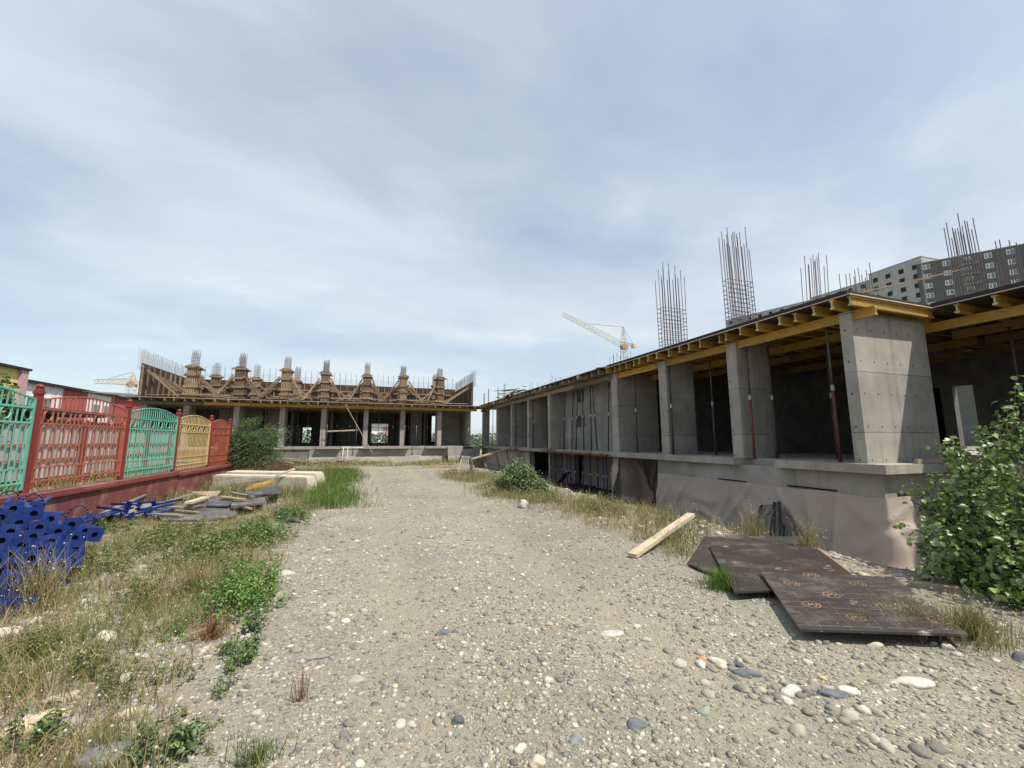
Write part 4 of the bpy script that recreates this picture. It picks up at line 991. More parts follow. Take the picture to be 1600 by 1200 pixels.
for y in PY:
    o = MB().box(FXX - .045, FXX + .045, y - .045, y + .045, wt(y), post_top(y)).build('post', G['fence_post'], fe)
    c_ = MB().box(FXX - .058, FXX + .058, y - .058, y + .058, post_top(y) - .10, post_top(y) - .05)
    v, t = ICO2
    c_.add([(FXX + x*.055, y + z*.055, post_top(y) + .035 + w*.045) for x, z, w in v], [tuple(k) for k in t])
    c_.build('post_cap', G['fence_post'], o)
PCOL = ['fence_red', 'fence_green', 'fence_orange', 'fence_green', 'fence_yellow', 'fence_orange']
PCOL = ['fence_yellow', 'fence_green', 'fence_red', 'fence_green', 'fence_yellow', 'fence_orange']
PLAB = ['yellow fence panel outside the left edge', 'green fence panel cut by the left edge of the picture', 'red fence panel with rings', 'green fence panel between the red and yellow ones', 'yellow fence panel', 'orange red fence panel at the far end']
pk = {}
for i, (ya, yb) in enumerate(zip(PY, PY[1:])):
    m = G[PCOL[i]]; a, c2 = ya + .06, yb - .06; L_ = c2 - a; w0 = wt((ya + yb)/2)
    zb = w0 + 0.10; zt = w0 + 1.66
    arch = lambda y: zt - 0.06 + 0.17 * math.sin(math.pi * (y - a) / L_)
    pan = MB()
    for s_ in (a + .02, c2 - .02): pan.box(FXX-.02, FXX+.02, s_-.02, s_+.02, zb - .04, arch(s_) )
    P = [Vector((FXX, a + L_*k/20, arch(a + L_*k/20))) for k in range(21)]
    for p, r_ in zip(P, P[1:]): pan.beam(p, r_, .028, .026)
    po = pan.build('panel', m, fe); po['label'] = PLAB[i]
    zu = zt - 0.22; zv = zu - 0.26
    for z in (zb + .06, zb + .30, zu, zv):
        MB().box(FXX-.014, FXX+.014, a, c2, z, z + .032).build('rail', m, po)
    n = 23 if L_ > 2.3 else 17
    for k in range(1, n):
        y = a + L_*k/n
        if k % 4 == 2:      # ring bays
            top = zv
            MB().ring((FXX, y, (zu + zv)/2 + .035), .10, .011, 'x', 14).build('ring', m, po)
            MB().box(FXX-.008, FXX+.008, y-.009, y+.009, zb - .08, zv + .06).build('picket', m, po)
            MB().box(FXX-.008, FXX+.008, y-.009, y+.009, zu + .02, arch(y)).build('short_bar', m, po)
        elif k % 2 == 0:
            MB().box(FXX-.008, FXX+.008, y-.009, y+.009, zb - .08, zv + .24).build('picket', m, po)
            MB().box(FXX-.008, FXX+.008, y-.009, y+.009, zu + .02, arch(y)).build('short_bar', m, po)
        else:
            MB().box(FXX-.008, FXX+.008, y-.009, y+.009, zb - .08, arch(y) if k % 4 == 3 or k % 4 == 1 else zu).build('picket', m, po)

# ------------------------------------------------------------------ beyond the fence
def hall():
    t = thing('site_hall', (-24, 48, 0), 'long low white and maroon hall beyond the fence', 'building')
    X0 = -24.0
    for y0, y1, m in ((39.4, 44.0, 'wall_white'), (44.0, 47.2, 'wall_maroon'), (47.2, 50.8, 'wall_white'), (50.8, 56.5, 'wall_maroon'), (56.5, 62, 'wall_white')):
        MB().box(X0 - 8, X0, y0, y1 - .004, -.1, 5.9).build('wall', G[m], t)
        for k in range(int((y1 - y0) / 0.9)):
            y = y0 + .45 + k*.9
            MB().box(X0, X0 + .03, y - .03, y + .03, 0, 5.85).build('wall_rib', G[m], t)
        if m == 'wall_white':
            for k in range(2):
                y = y0 + .8 + k*1.6; wdw = MB().box(X0, X0 + .06, y, y + 1.0, 4.0, 5.0).build('window', G['white_paint'], t)
                MB().box(X0 + .04, X0 + .075, y + .08, y + .92, 4.08, 4.92).build('pane', G['glass'], wdw)
    MB().box(X0 - 8.2, X0 + .25, 39.2, 62.2, 5.9, 6.1).build('roof', G['dark'], t)
    MB().box(X0, X0 + 2.6, 39.4, 62, 2.9, 3.15).build('canopy', G['dark'], t)
    MB().box(X0 + .05, X0 + .12, 39.5, 61.9, 0, 2.9).build('dark_front', G['dark'], t)
hall()
t = thing('yellow_building', (-25, 34, 0), 'yellow building with a maroon corner at the left edge', 'building')
MB().box(-34, -23.5, 24, 38.4, -.1, 6.6).build('wall', G['wall_yellow'], t)
MB().box(-34.05, -23.3, 38.4, 39.0, -.1, 6.65).build('corner_strip', G['wall_pink'], t)
MB().box(-34.2, -23.2, 23.8, 39.1, 6.6, 6.75).build('roof', G['dark'], t)
for k in range(5):
    w_ = MB().box(-23.5, -23.44, 25 + k*2.7, 26.6 + k*2.7, 3.6, 5.0).build('window', G['white_paint'], t)
    MB().box(-23.45, -23.42, 25.1 + k*2.7, 26.5 + k*2.7, 3.7, 4.9).build('pane', G['glass'], w_)
# grey sheet fence with its own dark roofed strip
sf = thing('sheet_fence', (-11.5, 20, 0), 'pale grey corrugated sheet fence with reddish rails behind the painted fence', 'fence')
for k in range(92):
    y = 9.0 + k * .25
    MB().box(-11.52 - (.035 if k % 2 else 0), -11.50 - (.035 if k % 2 else 0), y, y + .235, 0.25, 2.25).build('sheet_rib', G['sheet_grey'], sf)
for z in (0.9, 1.45, 2.2): MB().box(-11.49, -11.44, 8.9, 32.0, z, z + .07).build('rail', G['fence_red'], sf)
for k in range(9): MB().box(-11.43, -11.33, 9 + k*2.7, 9.1 + k*2.7, -.1, 2.5).build('post', G['fence_post'], sf)
ds = thing('open_shed', (-13.5, 20, 0), 'low open shed with a dark flat roof behind the grey sheet fence', 'shed')
MB().box(-14.6, -12.4, 9, 26, 2.75, 2.98).build('roof', G['dark'], ds)
for k in range(7): MB().box(-12.6, -12.48, 9.2 + k*2.7, 9.32 + k*2.7, -.1, 2.75).build('post', G['steel_red'], ds)
MB().box(-14.6, -14.5, 9, 26, -.1, 2.75).build('back_wall', G['timber_grey'], ds)
# brick-red pallets of material stacked behind the fence
for k in range(6):
    y = 27.0 + (k % 3) * 1.5; z = -0.1 + (k // 3) * .62
    t = thing('brick_pallet', (-9.2, y, z), '%s red brick pack behind the far painted fence panels, %s of three' % (('lower', 'upper')[k // 3], ('nearest', 'middle', 'farthest')[k % 3]), 'bricks', 'brick pallets behind the fence')
    MB().box(-9.75, -8.65, y - .6, y + .6, z + .02, z + .12).build('pallet', G['timber_grey'], t)
    MB().box(-9.7, -8.7, y - .55, y + .55, z + .122, z + .60).build('brick_stack', G['plinth_red'], t)
p = at(298, 625, 'y', 27)
o = MB().tube((p.x, 27, -0.1), (p.x, 27, p.z + 1.0), 0.07, 10).tube((p.x, 27, p.z - .1), (p.x, 27, p.z + .2), 0.075, 10).build('marker_post', G['white_paint'], None, (p.x, 27, -.1)); 
bpy.data.objects.remove(o)

# ------------------------------------------------------------------ cranes
def lattice(q, p0, p1, w0, w1, n, r, side=Vector((0,0,1))):
    p0 = Vector(p0); p1 = Vector(p1); d = (p1 - p0).normalized()
    a = d.cross(side); a = a.normalized() if a.length > .05 else Vector((1,0,0)); b_ = a.cross(d).normalized()
    cor = lambda k: [p0 + (p1 - p0) * (k/n) + (a*sx + b_*sy) * ((w0 + (w1 - w0)*k/n)/2) for sx, sy in ((-1,-1),(1,-1),(1,1),(-1,1))]
    C = [cor(k) for k in range(n + 1)]
    for k in range(n):
        for j in range(4):
            q.tube(C[k][j], C[k+1][j], r, 4); q.tube(C[k][j], C[k+1][(j+1) % 4] if k % 2 else C[k+1][(j-1) % 4], r*.6, 4); q.tube(C[k][j], C[k][(j+1)%4], r*.6, 4)
def crane(label, Yc, kx, ptop, pcab, pjib, pback, pfoot_z=0.0, mastw=1.6):
    base = at(kx, pcab, 'y', Yc); top = at(kx, ptop, 'y', Yc)
    t = thing('tower_crane', (base.x, Yc, 0), label, 'crane')
    def P(px, py): return at(px, py, 'y', Yc)
    q = MB(); lattice(q, (base.x, Yc, 0), (base.x, Yc, base.z), mastw, mastw, 18, .09); q.build('mast', G['crane_white'], t)
    q = MB(); lattice(q, (base.x, Yc, base.z), (base.x, Yc, top.z), mastw, .3, 5, .09); q.build('tower_head', G['crane_white'], t)
    MB().box(base.x - mastw*.55, base.x + mastw*.55, Yc - 1.0, Yc + 1.0, base.z - 1.2, base.z + .6).build('slewing_cab', G['crane_red'], t)
    tip = P(*pjib); root = Vector((base.x - mastw*.5, Yc, base.z + .6))
    q = MB(); lattice(q, root, tip, mastw*.9, mastw*.55, 16, .075); q.build('jib', G['crane_white'], t)
    bk = P(*pback)
    q = MB(); lattice(q, (base.x, Yc, base.z + 1), bk, mastw*.5, mastw*.4, 4, .08); q.box(bk.x - .6, bk.x + .6, Yc - .8, Yc + .8, bk.z - 1.2, bk.z + .3); q.build('counter_jib', G['crane_white'], t)
    q = MB(); mid = root.lerp(tip, .62) + Vector((0,0,mastw*.4)); q.tube((base.x, Yc, top.z), mid, .06, 4); q.tube((base.x, Yc, top.z), bk, .06, 4); q.build('stay_rope', G['steel'], t)
    return t
crane('tower crane with a raised jib behind the right building', 130, 975, 511, 541, (878, 490), (990, 539), mastw=2.0)
t2 = crane('distant tower crane with a level jib left of the far building', 190, 206, 581, 599, (147, 596), (213, 596), mastw=2.4)

# ------------------------------------------------------------------ apartment blocks behind the right building
def rot_house(name, label, origin, along, length, depth, h, m, nwin, floors, win_m, floorh=3.0, first=0.9, ww=1.5, wh=1.5, strips=(), balconies=()):
    """facade from origin along the unit vector, house behind it"""
    al = Vector((*along, 0)).normalized(); nn = Vector((al.y, -al.x, 0))       # outward normal (towards camera side)
    o3 = Vector((*origin, 0))
    if nn.dot(-o3) < 0: nn = -nn
    t = thing(name, o3, label, 'building')
    ang = math.atan2(al.y, al.x)
    # local frame: x along, y into the house
    flip = 1 if al.cross(Vector((0,0,1))).dot(nn) > 0 else -1
    def W(u, v, z): return o3 + al*u - nn*v + Vector((0,0,z))
    def bx(u0, u1, v0, v1, z0, z1, nm, mm, par=t):
        vs = [W(u0,v0,z0),W(u1,v0,z0),W(u1,v1,z0),W(u0,v1,z0),W(u0,v0,z1),W(u1,v0,z1),W(u1,v1,z1),W(u0,v1,z1)]
        fs = [(3,2,1,0),(4,5,6,7),(0,1,5,4),(1,2,6,5),(2,3,7,6),(3,0,4,7)]
        return MB().add(vs, fs if flip < 0 else [f[::-1] for f in fs]).build(nm, mm, par)
    bx(0, length, 0, depth, -.5, h, 'wall', m)
    bx(-.1, length + .1, -.12, depth, h, h + .25, 'parapet', G['house_light'])
    step = length / nwin
    for f in range(floors):
        z = h - (f + 1)*floorh + first
        for k in range(nwin):
            u = step*(k + .5) - ww/2
            if win_m == 'hole':
                bx(u, u + ww, -.02, .05, z, z + wh, 'opening', G['dark']); continue
            w_ = bx(u, u + ww, -.06, .02, z, z + wh, 'window', G['white_paint'])
            bx(u + .16, u + ww*.36, -.075, -.055, z + .16, z + wh - .16, 'pane', G['glass'], w_)
            bx(u + ww*.5, u + ww - .10, -.075, -.055, z + .1, z + wh - .1, 'pane', G['glass'], w_)
        for (u0, u1) in balconies:
            bx(u0, u1, -1.3, -.02, z - .95, z - .8, 'balcony', G['house_light']); 
            bx(u0, u1, -1.3, -1.22, z - .8, z + .2, 'balcony_rail', m)
    for (u0, u1, z0_, z1_, mm) in strips: bx(u0, u1, -.09, 0, z0_, z1_, 'attic_strip', mm)
    return t
rot_house('apartment_block', 'dark grey apartment block with white windows at the right edge', (157.4, 72.5), (0.54, -0.84), 46, 18, 55.4, G['house_grey'], 11, 9, 'w', ww=1.5, wh=1.5, balconies=((8.6, 12.4), (21.0, 25.0), (33.6, 37.6)))
rot_house('apartment_block', 'light concrete apartment block with dark empty window openings', (157.9, 71.4), (0.06, 1.0), 14.6, 18, 57.6, G['house_light'], 4, 8, 'hole', ww=1.4, wh=1.5, first=-.4)
rot_house('apartment_block', 'distant pale apartment block low over the roof edge', (158.9, 86.2), (-0.05, 1.0), 18.6, 18, 55.6, G['house_light'], 5, 4, 'hole', ww=1.3, wh=1.4)
rot_house('apartment_block', 'far end of the pale apartment row behind the rebar cage', (158, 105), (-0.28, 1.0), 33, 18, 54.8, G['house_light'], 8, 4, 'hole', ww=1.3, wh=1.4)
# low light houses on the skyline seen through the far building
for k, (x, y, w, h, m) in enumerate(((-3, 95, 12, 4.5, 'wall_white'), (6, 110, 9, 5.0, 'wall_pink'), (-22, 100, 10, 5, 'wall_maroon'))):
    t = thing('far_house', (x, y, 0), ['white low house seen through the window of the far building', 'pinkish low house seen through a gap of the far building', 'red low house seen through the left opening of the far building'][k], 'house')
    MB().box(x - w/2, x + w/2, y, y + 8, 0, h).build('wall', G[m], t)
    MB().add([(x-w/2-.4,y-.4,h),(x+w/2+.4,y-.4,h),(x+w/2+.4,y+8.4,h),(x-w/2-.4,y+8.4,h),(x-w/2-.4,y+4,h+2),(x+w/2+.4,y+4,h+2)],[(0,1,5,4),(2,3,4,5),(0,4,3),(1,2,5),(3,2,1,0)]).build('roof', G['house_grey'], t)

# ------------------------------------------------------------------ pile of blue props on the left
def plate_mesh(s, hr, t, m):
    """square end plate with a round hole, normal along -Y"""
    n = 16; vs = []; fs = []
    def sq(a):
        c, s_ = math.cos(a), math.sin(a); k = (s/2) / max(abs(c), abs(s_)); return c*k, s_*k
    for y in (0, t):
        for i in range(n):
            a = 2*math.pi*(i + .5*0)/n; vs.append((math.cos(a)*hr, y, math.sin(a)*hr))
        for i in range(n):
            a = 2*math.pi*i/n; x, z = sq(a + 1e-6); vs.append((x, y, z))
    o = 2*n
    for i in range(n):
        j = (i+1) % n
        fs += [(i, j, n+j, n+i), (o+n+i, o+n+j, o+j, o+i), (n+i, n+j, o+n+j, o+n+i), (j, i, o+i, o+j)]
    me = MB().add(vs, fs).mesh('end_plate'); me.materials.append(m); return me
PL = plate_mesh(0.160, 0.033, 0.008, G['prop_blue'])
TB = MB().tube((0,0.008,0),(0,1.9,0),0.034,10,caps=False).mesh('tube', smooth=True); TB.materials.append(G['prop_blue'])
TS = MB().tube((0,0.008,0),(0,0.75,0),0.034,10).mesh('tube', smooth=True); TS.materials.append(G['prop_blue'])
TI = MB().tube((0,0.05,0),(0,0.06,0),0.033,10).mesh('tube_plug'); TI.materials.append(G['hole'])
HD = MB().path([Vector((math.cos(a)*.10 , .30, .05 + math.sin(a)*.16)) for a in [math.pi*k/10 for k in range(11)]], .009, 5).mesh('hoop_handle', smooth=True); HD.materials.append(G['prop_navy'])
def lying_prop(p, yaw, pitch, roll, label, group, hoop=False, sc=1.0, short=False):
    t = thing('blue_prop', p, label, 'prop', group); t.rotation_mode = 'XYZ'
    t.rotation_euler = (pitch, roll, yaw); t.scale = (sc, sc, sc)
    child('end_plate', PL, t); child('tube', TS if short else TB, t); child('tube_plug', TI, t)
    if hoop: child('hoop_handle', HD, t)
    return t
ZP = [(125,150),(318,195),(475,245),(672,298),(800,360),(885,395),(10,232),(180,283),(370,325),(545,365),(700,425),(-120,290),
      (100,365),(310,412),(480,455),(640,505),(705,535),(-60,400),(10,450),(203,493),(388,530),(575,590),(670,628),(-150,520),
      (105,580),(298,615),(465,650),(570,680),(-80,560),(-30,640),(240,808),(420,825),(510,840),(100,800),(20,990),(215,1005),(330,960),(110,1095),(235,1090),(-60,1080),(-40,880)]
ROWS = (('top', 7), ('second', 5), ('third', 6), ('fourth', 6), ('fifth', 6), ('loose sixth', 4), ('lowest', 7))
ORD = ('first', 'second', 'third', 'fourth', 'fifth', 'sixth', 'seventh', 'eighth', 'ninth', 'tenth', 'eleventh', 'twelfth', 'thirteenth', 'fourteenth', 'fifteenth', 'sixteenth', 'seventeenth', 'eighteenth')
PLABEL = []
start = 0
for rn, cnt in ROWS:
    order = sorted(range(start, start + cnt), key=lambda j: ZP[j][0]) if start + cnt <= len(ZP) else []
    for o_, j in enumerate(order): PLABEL.append((j, 'blue prop in the %s row of the big pile, %s plate from the left' % (rn, ORD[o_])))
    start += cnt
PLABEL = dict(PLABEL)
for i, (zx, zy) in enumerate(ZP):
    px, py = zx/6, 770 + zy/6
    Yp = 5.35 + 1.25 * min(1, max(0, (955 - py)/165.0)) + 0.5 * max(0, px)/150.0
    p = at(px, py, 'y', Yp); p.z = max(p.z, gz1(p.x, p.y) + .075)
    low = py > 895
    lying_prop(p, R(-.22,.22) + .50, R(-.10,.05) + (-.04), R(-.3,.2) + .15 if not low else R(-.7,.7), PLABEL[i], 'blue props in the big pile', i < 6 and i != 2)
# tubes filling the inside of the pile
for i in range(26):
    z = .06 + (i % 6) * .13; y = 6.5 + .15*(i % 6) + R(0,.3); x = -5.0 + (i // 6) * .26 + R(-.05,.05)
    lying_prop(Vector((x, y, gz1(x, y) + z)), R(.35,.5), R(-.03,.03), R(-.5,.5), 'blue steel prop buried inside the big pile behind the end plates', 'blue props in the big pile')
# the small blue heap further back
for i in range(9):
    p = at(190 + i*6 + R(-3,3), 806 - (i % 3)*9, 'y', 10.6 + (i % 3)*.25); p.z = max(p.z, gz1(p.x, p.y) + .09)
    lying_prop(p, R(-.9,-.2) + 1.6*(i % 2), R(-.1,.1), R(-.8,.8), 'short blue prop in the small heap behind the big pile', 'blue props in the small heap', sc=0.8, short=True)
# blue boards lying along the plinth
p0 = at(70, 796, 'z', .12); 
for k in range(3):
    o = MB().beam((-5.15 + .12*k, 8.3, .10 + .03*k), (-5.0 + .08*k, 11.0 + .2*k, .16 + .02*k), 0.20, 0.03).build('blue_board', G['prop_blue'], None, (-5.1, 9.5, 0)); tag(o, '%s blue painted board along the red plinth behind the big pile' % ('lowest', 'middle', 'topmost')[k], 'board', 'blue boards by the plinth')

# ------------------------------------------------------------------ junk around the old concrete block
def rough_block(name, q4, h, m, label, seed, taper=0.06, n=10):
    """hexahedral block on 4 ground points with chipped edges"""
    r_ = np.random.RandomState(seed); q4 = [np.array(p[:2]) for p in q4]; c = sum(q4)/4; z0 = min(gz1(*p) for p in q4) - .02
    import bmesh
    bm = bmesh.new()
    vs = [bm.verts.new((*p, z0)) for p in q4] + [bm.verts.new((*(c + (p - c)*(1 - taper)), z0 + h)) for p in q4]
    for f in ((3,2,1,0),(4,5,6,7),(0,1,5,4),(1,2,6,5),(2,3,7,6),(3,0,4,7)): bm.faces.new([vs[i] for i in f])
    bmesh.ops.bevel(bm, geom=bm.edges[:], offset=0.035, segments=2, affect='EDGES')
    bmesh.ops.subdivide_edges(bm, edges=bm.edges[:], cuts=n // 2, use_grid_fill=True)
    ph = r_.uniform(0, 6.28, 6)
    for v in bm.verts:
        x, y, z = v.co
        d = .02*math.sin(x*5+ph[0])*math.sin(y*6+ph[1]) + .015*math.sin(z*13+x*9+ph[2]) + .012*math.sin(x*23+y*19+ph[3])
        v.co += Vector((x - c[0], y - c[1], z - z0 - h/2)).normalized() * d
        v.co.x -= c[0]; v.co.y -= c[1]; v.co.z -= z0
    me = bpy.data.meshes.new(name); bm.to_mesh(me); bm.free(); me.materials.append(m)
    o = bpy.data.objects.new(name, me); COL.objects.link(o); o.location = (*c, z0); return tag(o, label, 'concrete block')
a, c2 = at(326, 768, 'z', 0), at(482, 773, 'z', 0)
rough_block('concrete_block', [(a.x, a.y), (c2.x, c2.y), (c2.x + .15, c2.y + .75), (a.x + .1, a.y + .8)], 0.62, G['concrete_old'], 'front of the two cream old concrete slabs, chipped at the left', 4, .05)
a, c2 = at(340, 762, 'z', 0), at(494, 765, 'z', 0)
rough_block('concrete_block', [(a.x, a.y + .35), (c2.x, c2.y + .1), (c2.x + .2, c2.y + 1.2), (a.x + .1, a.y + 1.5)], 0.60, G['concrete_old'], 'rear cream concrete slab, reaching further right than the front one', 8, .05)
a = at(432, 744, 'z', .55); o = MB().beam(a, (a.x + .45, a.y + .25, .75), .09, .05).build('wood_chunk', G['timber_pale'], None, a); tag(o, 'pale bit of wood lying on top of the old concrete slabs', 'wood')
def sheet(name, pts, z, t, m, label, group=None, lift=None, cat='plywood'):
    q = []
    for k, (x, y) in enumerate(pts):
        zz = z if lift is None else z + lift[k]
        q.append(at(x, y, 'z', zz))
    n = (q[1]-q[0]).cross(q[2]-q[0])
    if n.z < 0: q = q[::-1]
    k = len(q)
    vs = q + [p - Vector((0,0,t)) for p in q]
    fs = [tuple(range(k)), tuple(range(2*k-1, k-1, -1))] + [(i + k, (i+1) % k + k, (i+1) % k, i) for i in range(k)]
    base = sum(q, Vector())/k
    o = MB().add(vs, fs).build(name, m, None, (base.x, base.y, base.z - t))
    return tag(o, label, cat, group)
def plank(p0, p1, z0, z1, w, h, m, label, group=None, name='plank', cat='plank'):
    a = at(*p0, 'z', z0); b_ = at(*p1, 'z', z1)
    o = MB().beam(a, b_, w, h).build(name, m, None, (a.x, a.y, min(a.z, b_.z) - h/2)); return tag(o, label, cat, group)
sheet('plywood_sheet', [(252,813),(243,796),(280,788),(355,785),(372,803),(330,812)], 0.10, .03, G['ply_grey'], 'broad grey plywood sheet in front of the cream concrete slabs')
sheet('plywood_sheet', [(440,808),(428,796),(457,795),(470,815)], 0.10, .03, G['ply_grey'], 'dark plywood offcut at the edge of the road by the slabs', lift=(0,.02,.0,-.06))
sheet('plywood_sheet', [(322,790),(332,774),(366,778),(357,790)], 0.20, .03, G['ply_grey'], 'dark sheet stacked under the pale crate end', lift=(-.05,.08,.06,-.04))
sheet('plywood_sheet', [(361,791),(362,783),(413,775),(416,784)], 0.20, .05, G['ply_grey'], 'narrow dark shuttering board before the slabs')
sheet('plywood_sheet', [(383,775),(385,768),(440,760),(438,771)], 0.30, .04, G['ply_dark'], 'black shuttering panel leaning on the front slab', lift=(-.06,.02,.05,-.05))
sheet('plywood_sheet', [(310,776),(296,768),(345,767),(336,777)], 0.25, .03, G['timber'], 'brown board sticking out left of the front slab', lift=(-.1,.02,.02,-.1))
sheet('plywood_sheet', [(250,818),(248,812),(345,812),(338,818)], 0.06, .03, G['timber_grey'], 'weathered boards under the broad grey plywood sheet')
sheet('plywood_sheet', [(160,806),(178,790),(238,784),(243,806)], 0.08, .02, G['timber_grey'], 'weathered board mat beside the small blue heap')
for k in range(3): plank((294, 790 - 2*k), (322, 783 - 3*k), .20 + .05*k, .22 + .05*k, .16, .045, G['timber_pale'], '%s pale sawn board of the small stack before the slabs' % ('lowest', 'middle', 'top')[k], 'pale boards before the slabs')
for k in range(3): plank((385 + 4*k, 764 - 2*k), (412 + 8*k, 757 - 3*k), .45 + .03*k, .55 + .03*k, .09, .06, G['yellow_timber'], '%s short yellow beam end propped against the front slab' % ('left', 'middle', 'right')[k], 'yellow beam ends on the junk heap', 'beam_offcut', 'beam')
for k, (p0, p1, z0, z1, w, m) in enumerate([((128,806),(205,772),.08,.32,.14,'timber_grey'), ((150,808),(225,773),.08,.26,.12,'timber_grey'), ((240,792),(300,794),.16,.17,.10,'timber_grey'), ((255,786),(300,772),.16,.30,.12,'timber'), ((355,788),(392,795),.14,.12,.09,'timber_grey'), ((345,776),(382,781),.30,.24,.12,'timber'), ((362,770),(395,776),.30,.26,.10,'timber_grey'), ((235,803),(285,806),.13,.13,.12,'timber_grey'), ((262,797),(310,801),.13,.13,.10,'timber')]):
    plank(p0, p1, z0, z1, w, .035, G[m], 'weathered board tossed on the junk heap before the slabs', 'boards of the junk heap')
# tangle of rusty rods, brushwood and timber scraps behind the slabs
p = at(410, 735, 'z', .35); tg = thing('rebar_tangle', (p.x, p.y + 1.5, gz1(p.x, p.y + 1.5)), 'tangle of rust brown reinforcing rods behind the cream slabs', 'rebar')
for k in range(44):
    c_ = Vector((p.x + R(-.5,.5), p.y + 1.5 + R(-.4,.4), gz1(p.x, p.y + 1.5))); a0 = R(0, .5); l = R(.8, 1.5); hh = R(.15, .75)
    pts = [c_ + Vector((math.cos(a0)*l*(u - .5)*2, math.sin(a0)*l*(u-.5)*1.2, .02 + hh*(1 - (2*u - 1)**2) + R(-.02,.02))) for u in [i/8 for i in range(9)]]
    MB().path(pts, .008, 4).build('rod', G['rust'], tg)
p = at(372, 726, 'z', 0); hp = thing('brushwood_heap', (p.x, p.y, gz1(p.x, p.y)), 'grey heap of brushwood and poles at the end of the painted fence', 'brushwood')
for k in range(60):
    c_ = Vector((p.x + R(-.9,.9), p.y + R(-.6,.6), R(.03, .9)*R(.3,1))); a0 = R(-.5,.5); l = R(.4, 1.0)
    d = Vector((math.cos(a0), math.sin(a0)*.7, R(-.25,.25)))*l
    MB().tube(c_ - d, c_ + d, R(.012,.035), 5).build('stick', G['timber_grey'] if k % 3 else G['bark'], hp)
p = at(490, 726, 'z', 0); hp = thing('timber_heap', (p.x, p.y, gz1(p.x, p.y)), 'heap of scrap timber at the foot of the far building', 'timber heap')
for k in range(54):
    c_ = Vector((p.x + R(-1.5,2.0), p.y + R(-.5,.8), .05 + R(0, .55)*R(.2,1))); a0 = R(-.6,.6); l = R(.3, .8)
    d = Vector((math.cos(a0), math.sin(a0), R(-.25,.25)))*l
    MB().beam(c_ - d, c_ + d, R(.08,.2), .03).build('scrap_board', G[('timber','timber_grey','timber_pale')[k % 3]], hp)

# ------------------------------------------------------------------ right side of the yard
sheet('plywood_sheet', [(1074,880),(1100,838),(1262,838),(1300,880),(1145,908)], 0.045, .018, G['ply_dark'], 'dark brown plywood sheet underneath, its left corner showing', lift=(0,.03,.0,.0,.0))
sheet('plywood_sheet', [(1148,925),(1108,853),(1264,849),(1312,900),(1240,921)], 0.085, .018, G['ply_dark'], 'dark plywood sheet with pale cement smears in the middle of the pile')
sheet('plywood_sheet', [(1255,870),(1262,846),(1330,896),(1310,905)], 0.065, .018, G['ply_brown'], 'narrow sheet fanned out at the right of the pile', lift=(0,0,0,0))
SQ = [(1250,983),(1513,991),(1396,901),(1188,893)]
pr = sheet('printed_sheet', SQ, 0.13, .018, G['ply_dark'], 'nearest plywood sheet, brown with tan printed oval emblems', lift=(-.035, .0, .03, .0))
QW = [at(x, y, 'z', .13 + l) for (x, y), l in zip(SQ, (-.035, .0, .03, .0))]
def onsheet(u, v, dz=.0015):
    p = (QW[0]*(1-u) + QW[1]*u)*(1-v) + (QW[3]*(1-u) + QW[2]*u)*v
    return p + Vector((0,0,dz))
def uv_of(px, py):
    u = v = .5
    tgt = None
    for _ in range(30):
        p = onsheet(u, v, 0); q = at(px, py, 'z', p.z); e = q - p
        du = onsheet(u + .01, v, 0) - p; dv = onsheet(u, v + .01, 0) - p
        det = du.x*dv.y - du.y*dv.x
        a_ = (e.x*dv.y - e.y*dv.x)/det*.01; b_ = (du.x*e.y - du.y*e.x)/det*.01
        u += a_; v += b_
    return u, v
def ribbon(q, pts, w):
    L_ = [onsheet(*p) for p in pts]
    for a_, b_ in zip(L_, L_[1:]):
        d = (b_ - a_); 
        if d.length < 1e-6: continue
        n = Vector((-d.y, d.x, 0)).normalized()*w/2; e = d.normalized()*w*.3
        q.add([a_ - n - e, b_ - n + e, b_ + n + e, a_ + n - e], [(0,1,2,3)])
for j in range(11):
    v = .05 + j*.088; q = MB(); u = .01
    while u < .97:
        l = R(.08, .3); ribbon(q, [(u, v), (min(.985, u + l), v + R(-.003,.003))], .007 if j % 3 else .011); u += l + R(.0,.06)
    q.build('printed_line', G['print_line'], pr)
for j in range(5):
    u = .14 + j*.19; q = MB(); ribbon(q, [(u + .0, .02), (u - .01, R(.5,.95))], .004); q.build('printed_line', G['print_line'], pr)
for (zx, zy) in ((410,182),(885,183),(270,243),(755,250),(560,328),(1095,335),(415,400),(960,415),(740,495),(1350,515)):
    u, v = uv_of(1180 + zx/4.706, 860 + zy/4.706)
    su, sv = .058, .055
    q = MB()
    ribbon(q, [(u + su*math.cos(a), v + sv*math.sin(a)) for a in [2*math.pi*k/28 for k in range(29)]], .008)
    z = [(-.78,.30),(-.55,-.55),(-.38,-.45),(-.30,.5),(-.05,-.05),(.18,.45),(.30,-.50),(.50,-.40),(.62,.5),(.82,-.2)]
    ribbon(q, [(u + su*a, v + sv*b_) for a, b_ in z], .008)
    q.build('printed_emblem', G['print'], pr)
o = plank((1424, 914), (1500, 924), .02, .03, .10, .08, G['timber'], 'short timber beam end poking from under the leafy shrub', name='beam_offcut', cat='beam')
sheet('plywood_sheet', [(1392,900),(1400,888),(1452,890),(1425,907)], 0.0, .012, G['timber_grey'], 'brown warped sheet corner between the printed sheet and the shrub', lift=(0,.06,.0,.02))
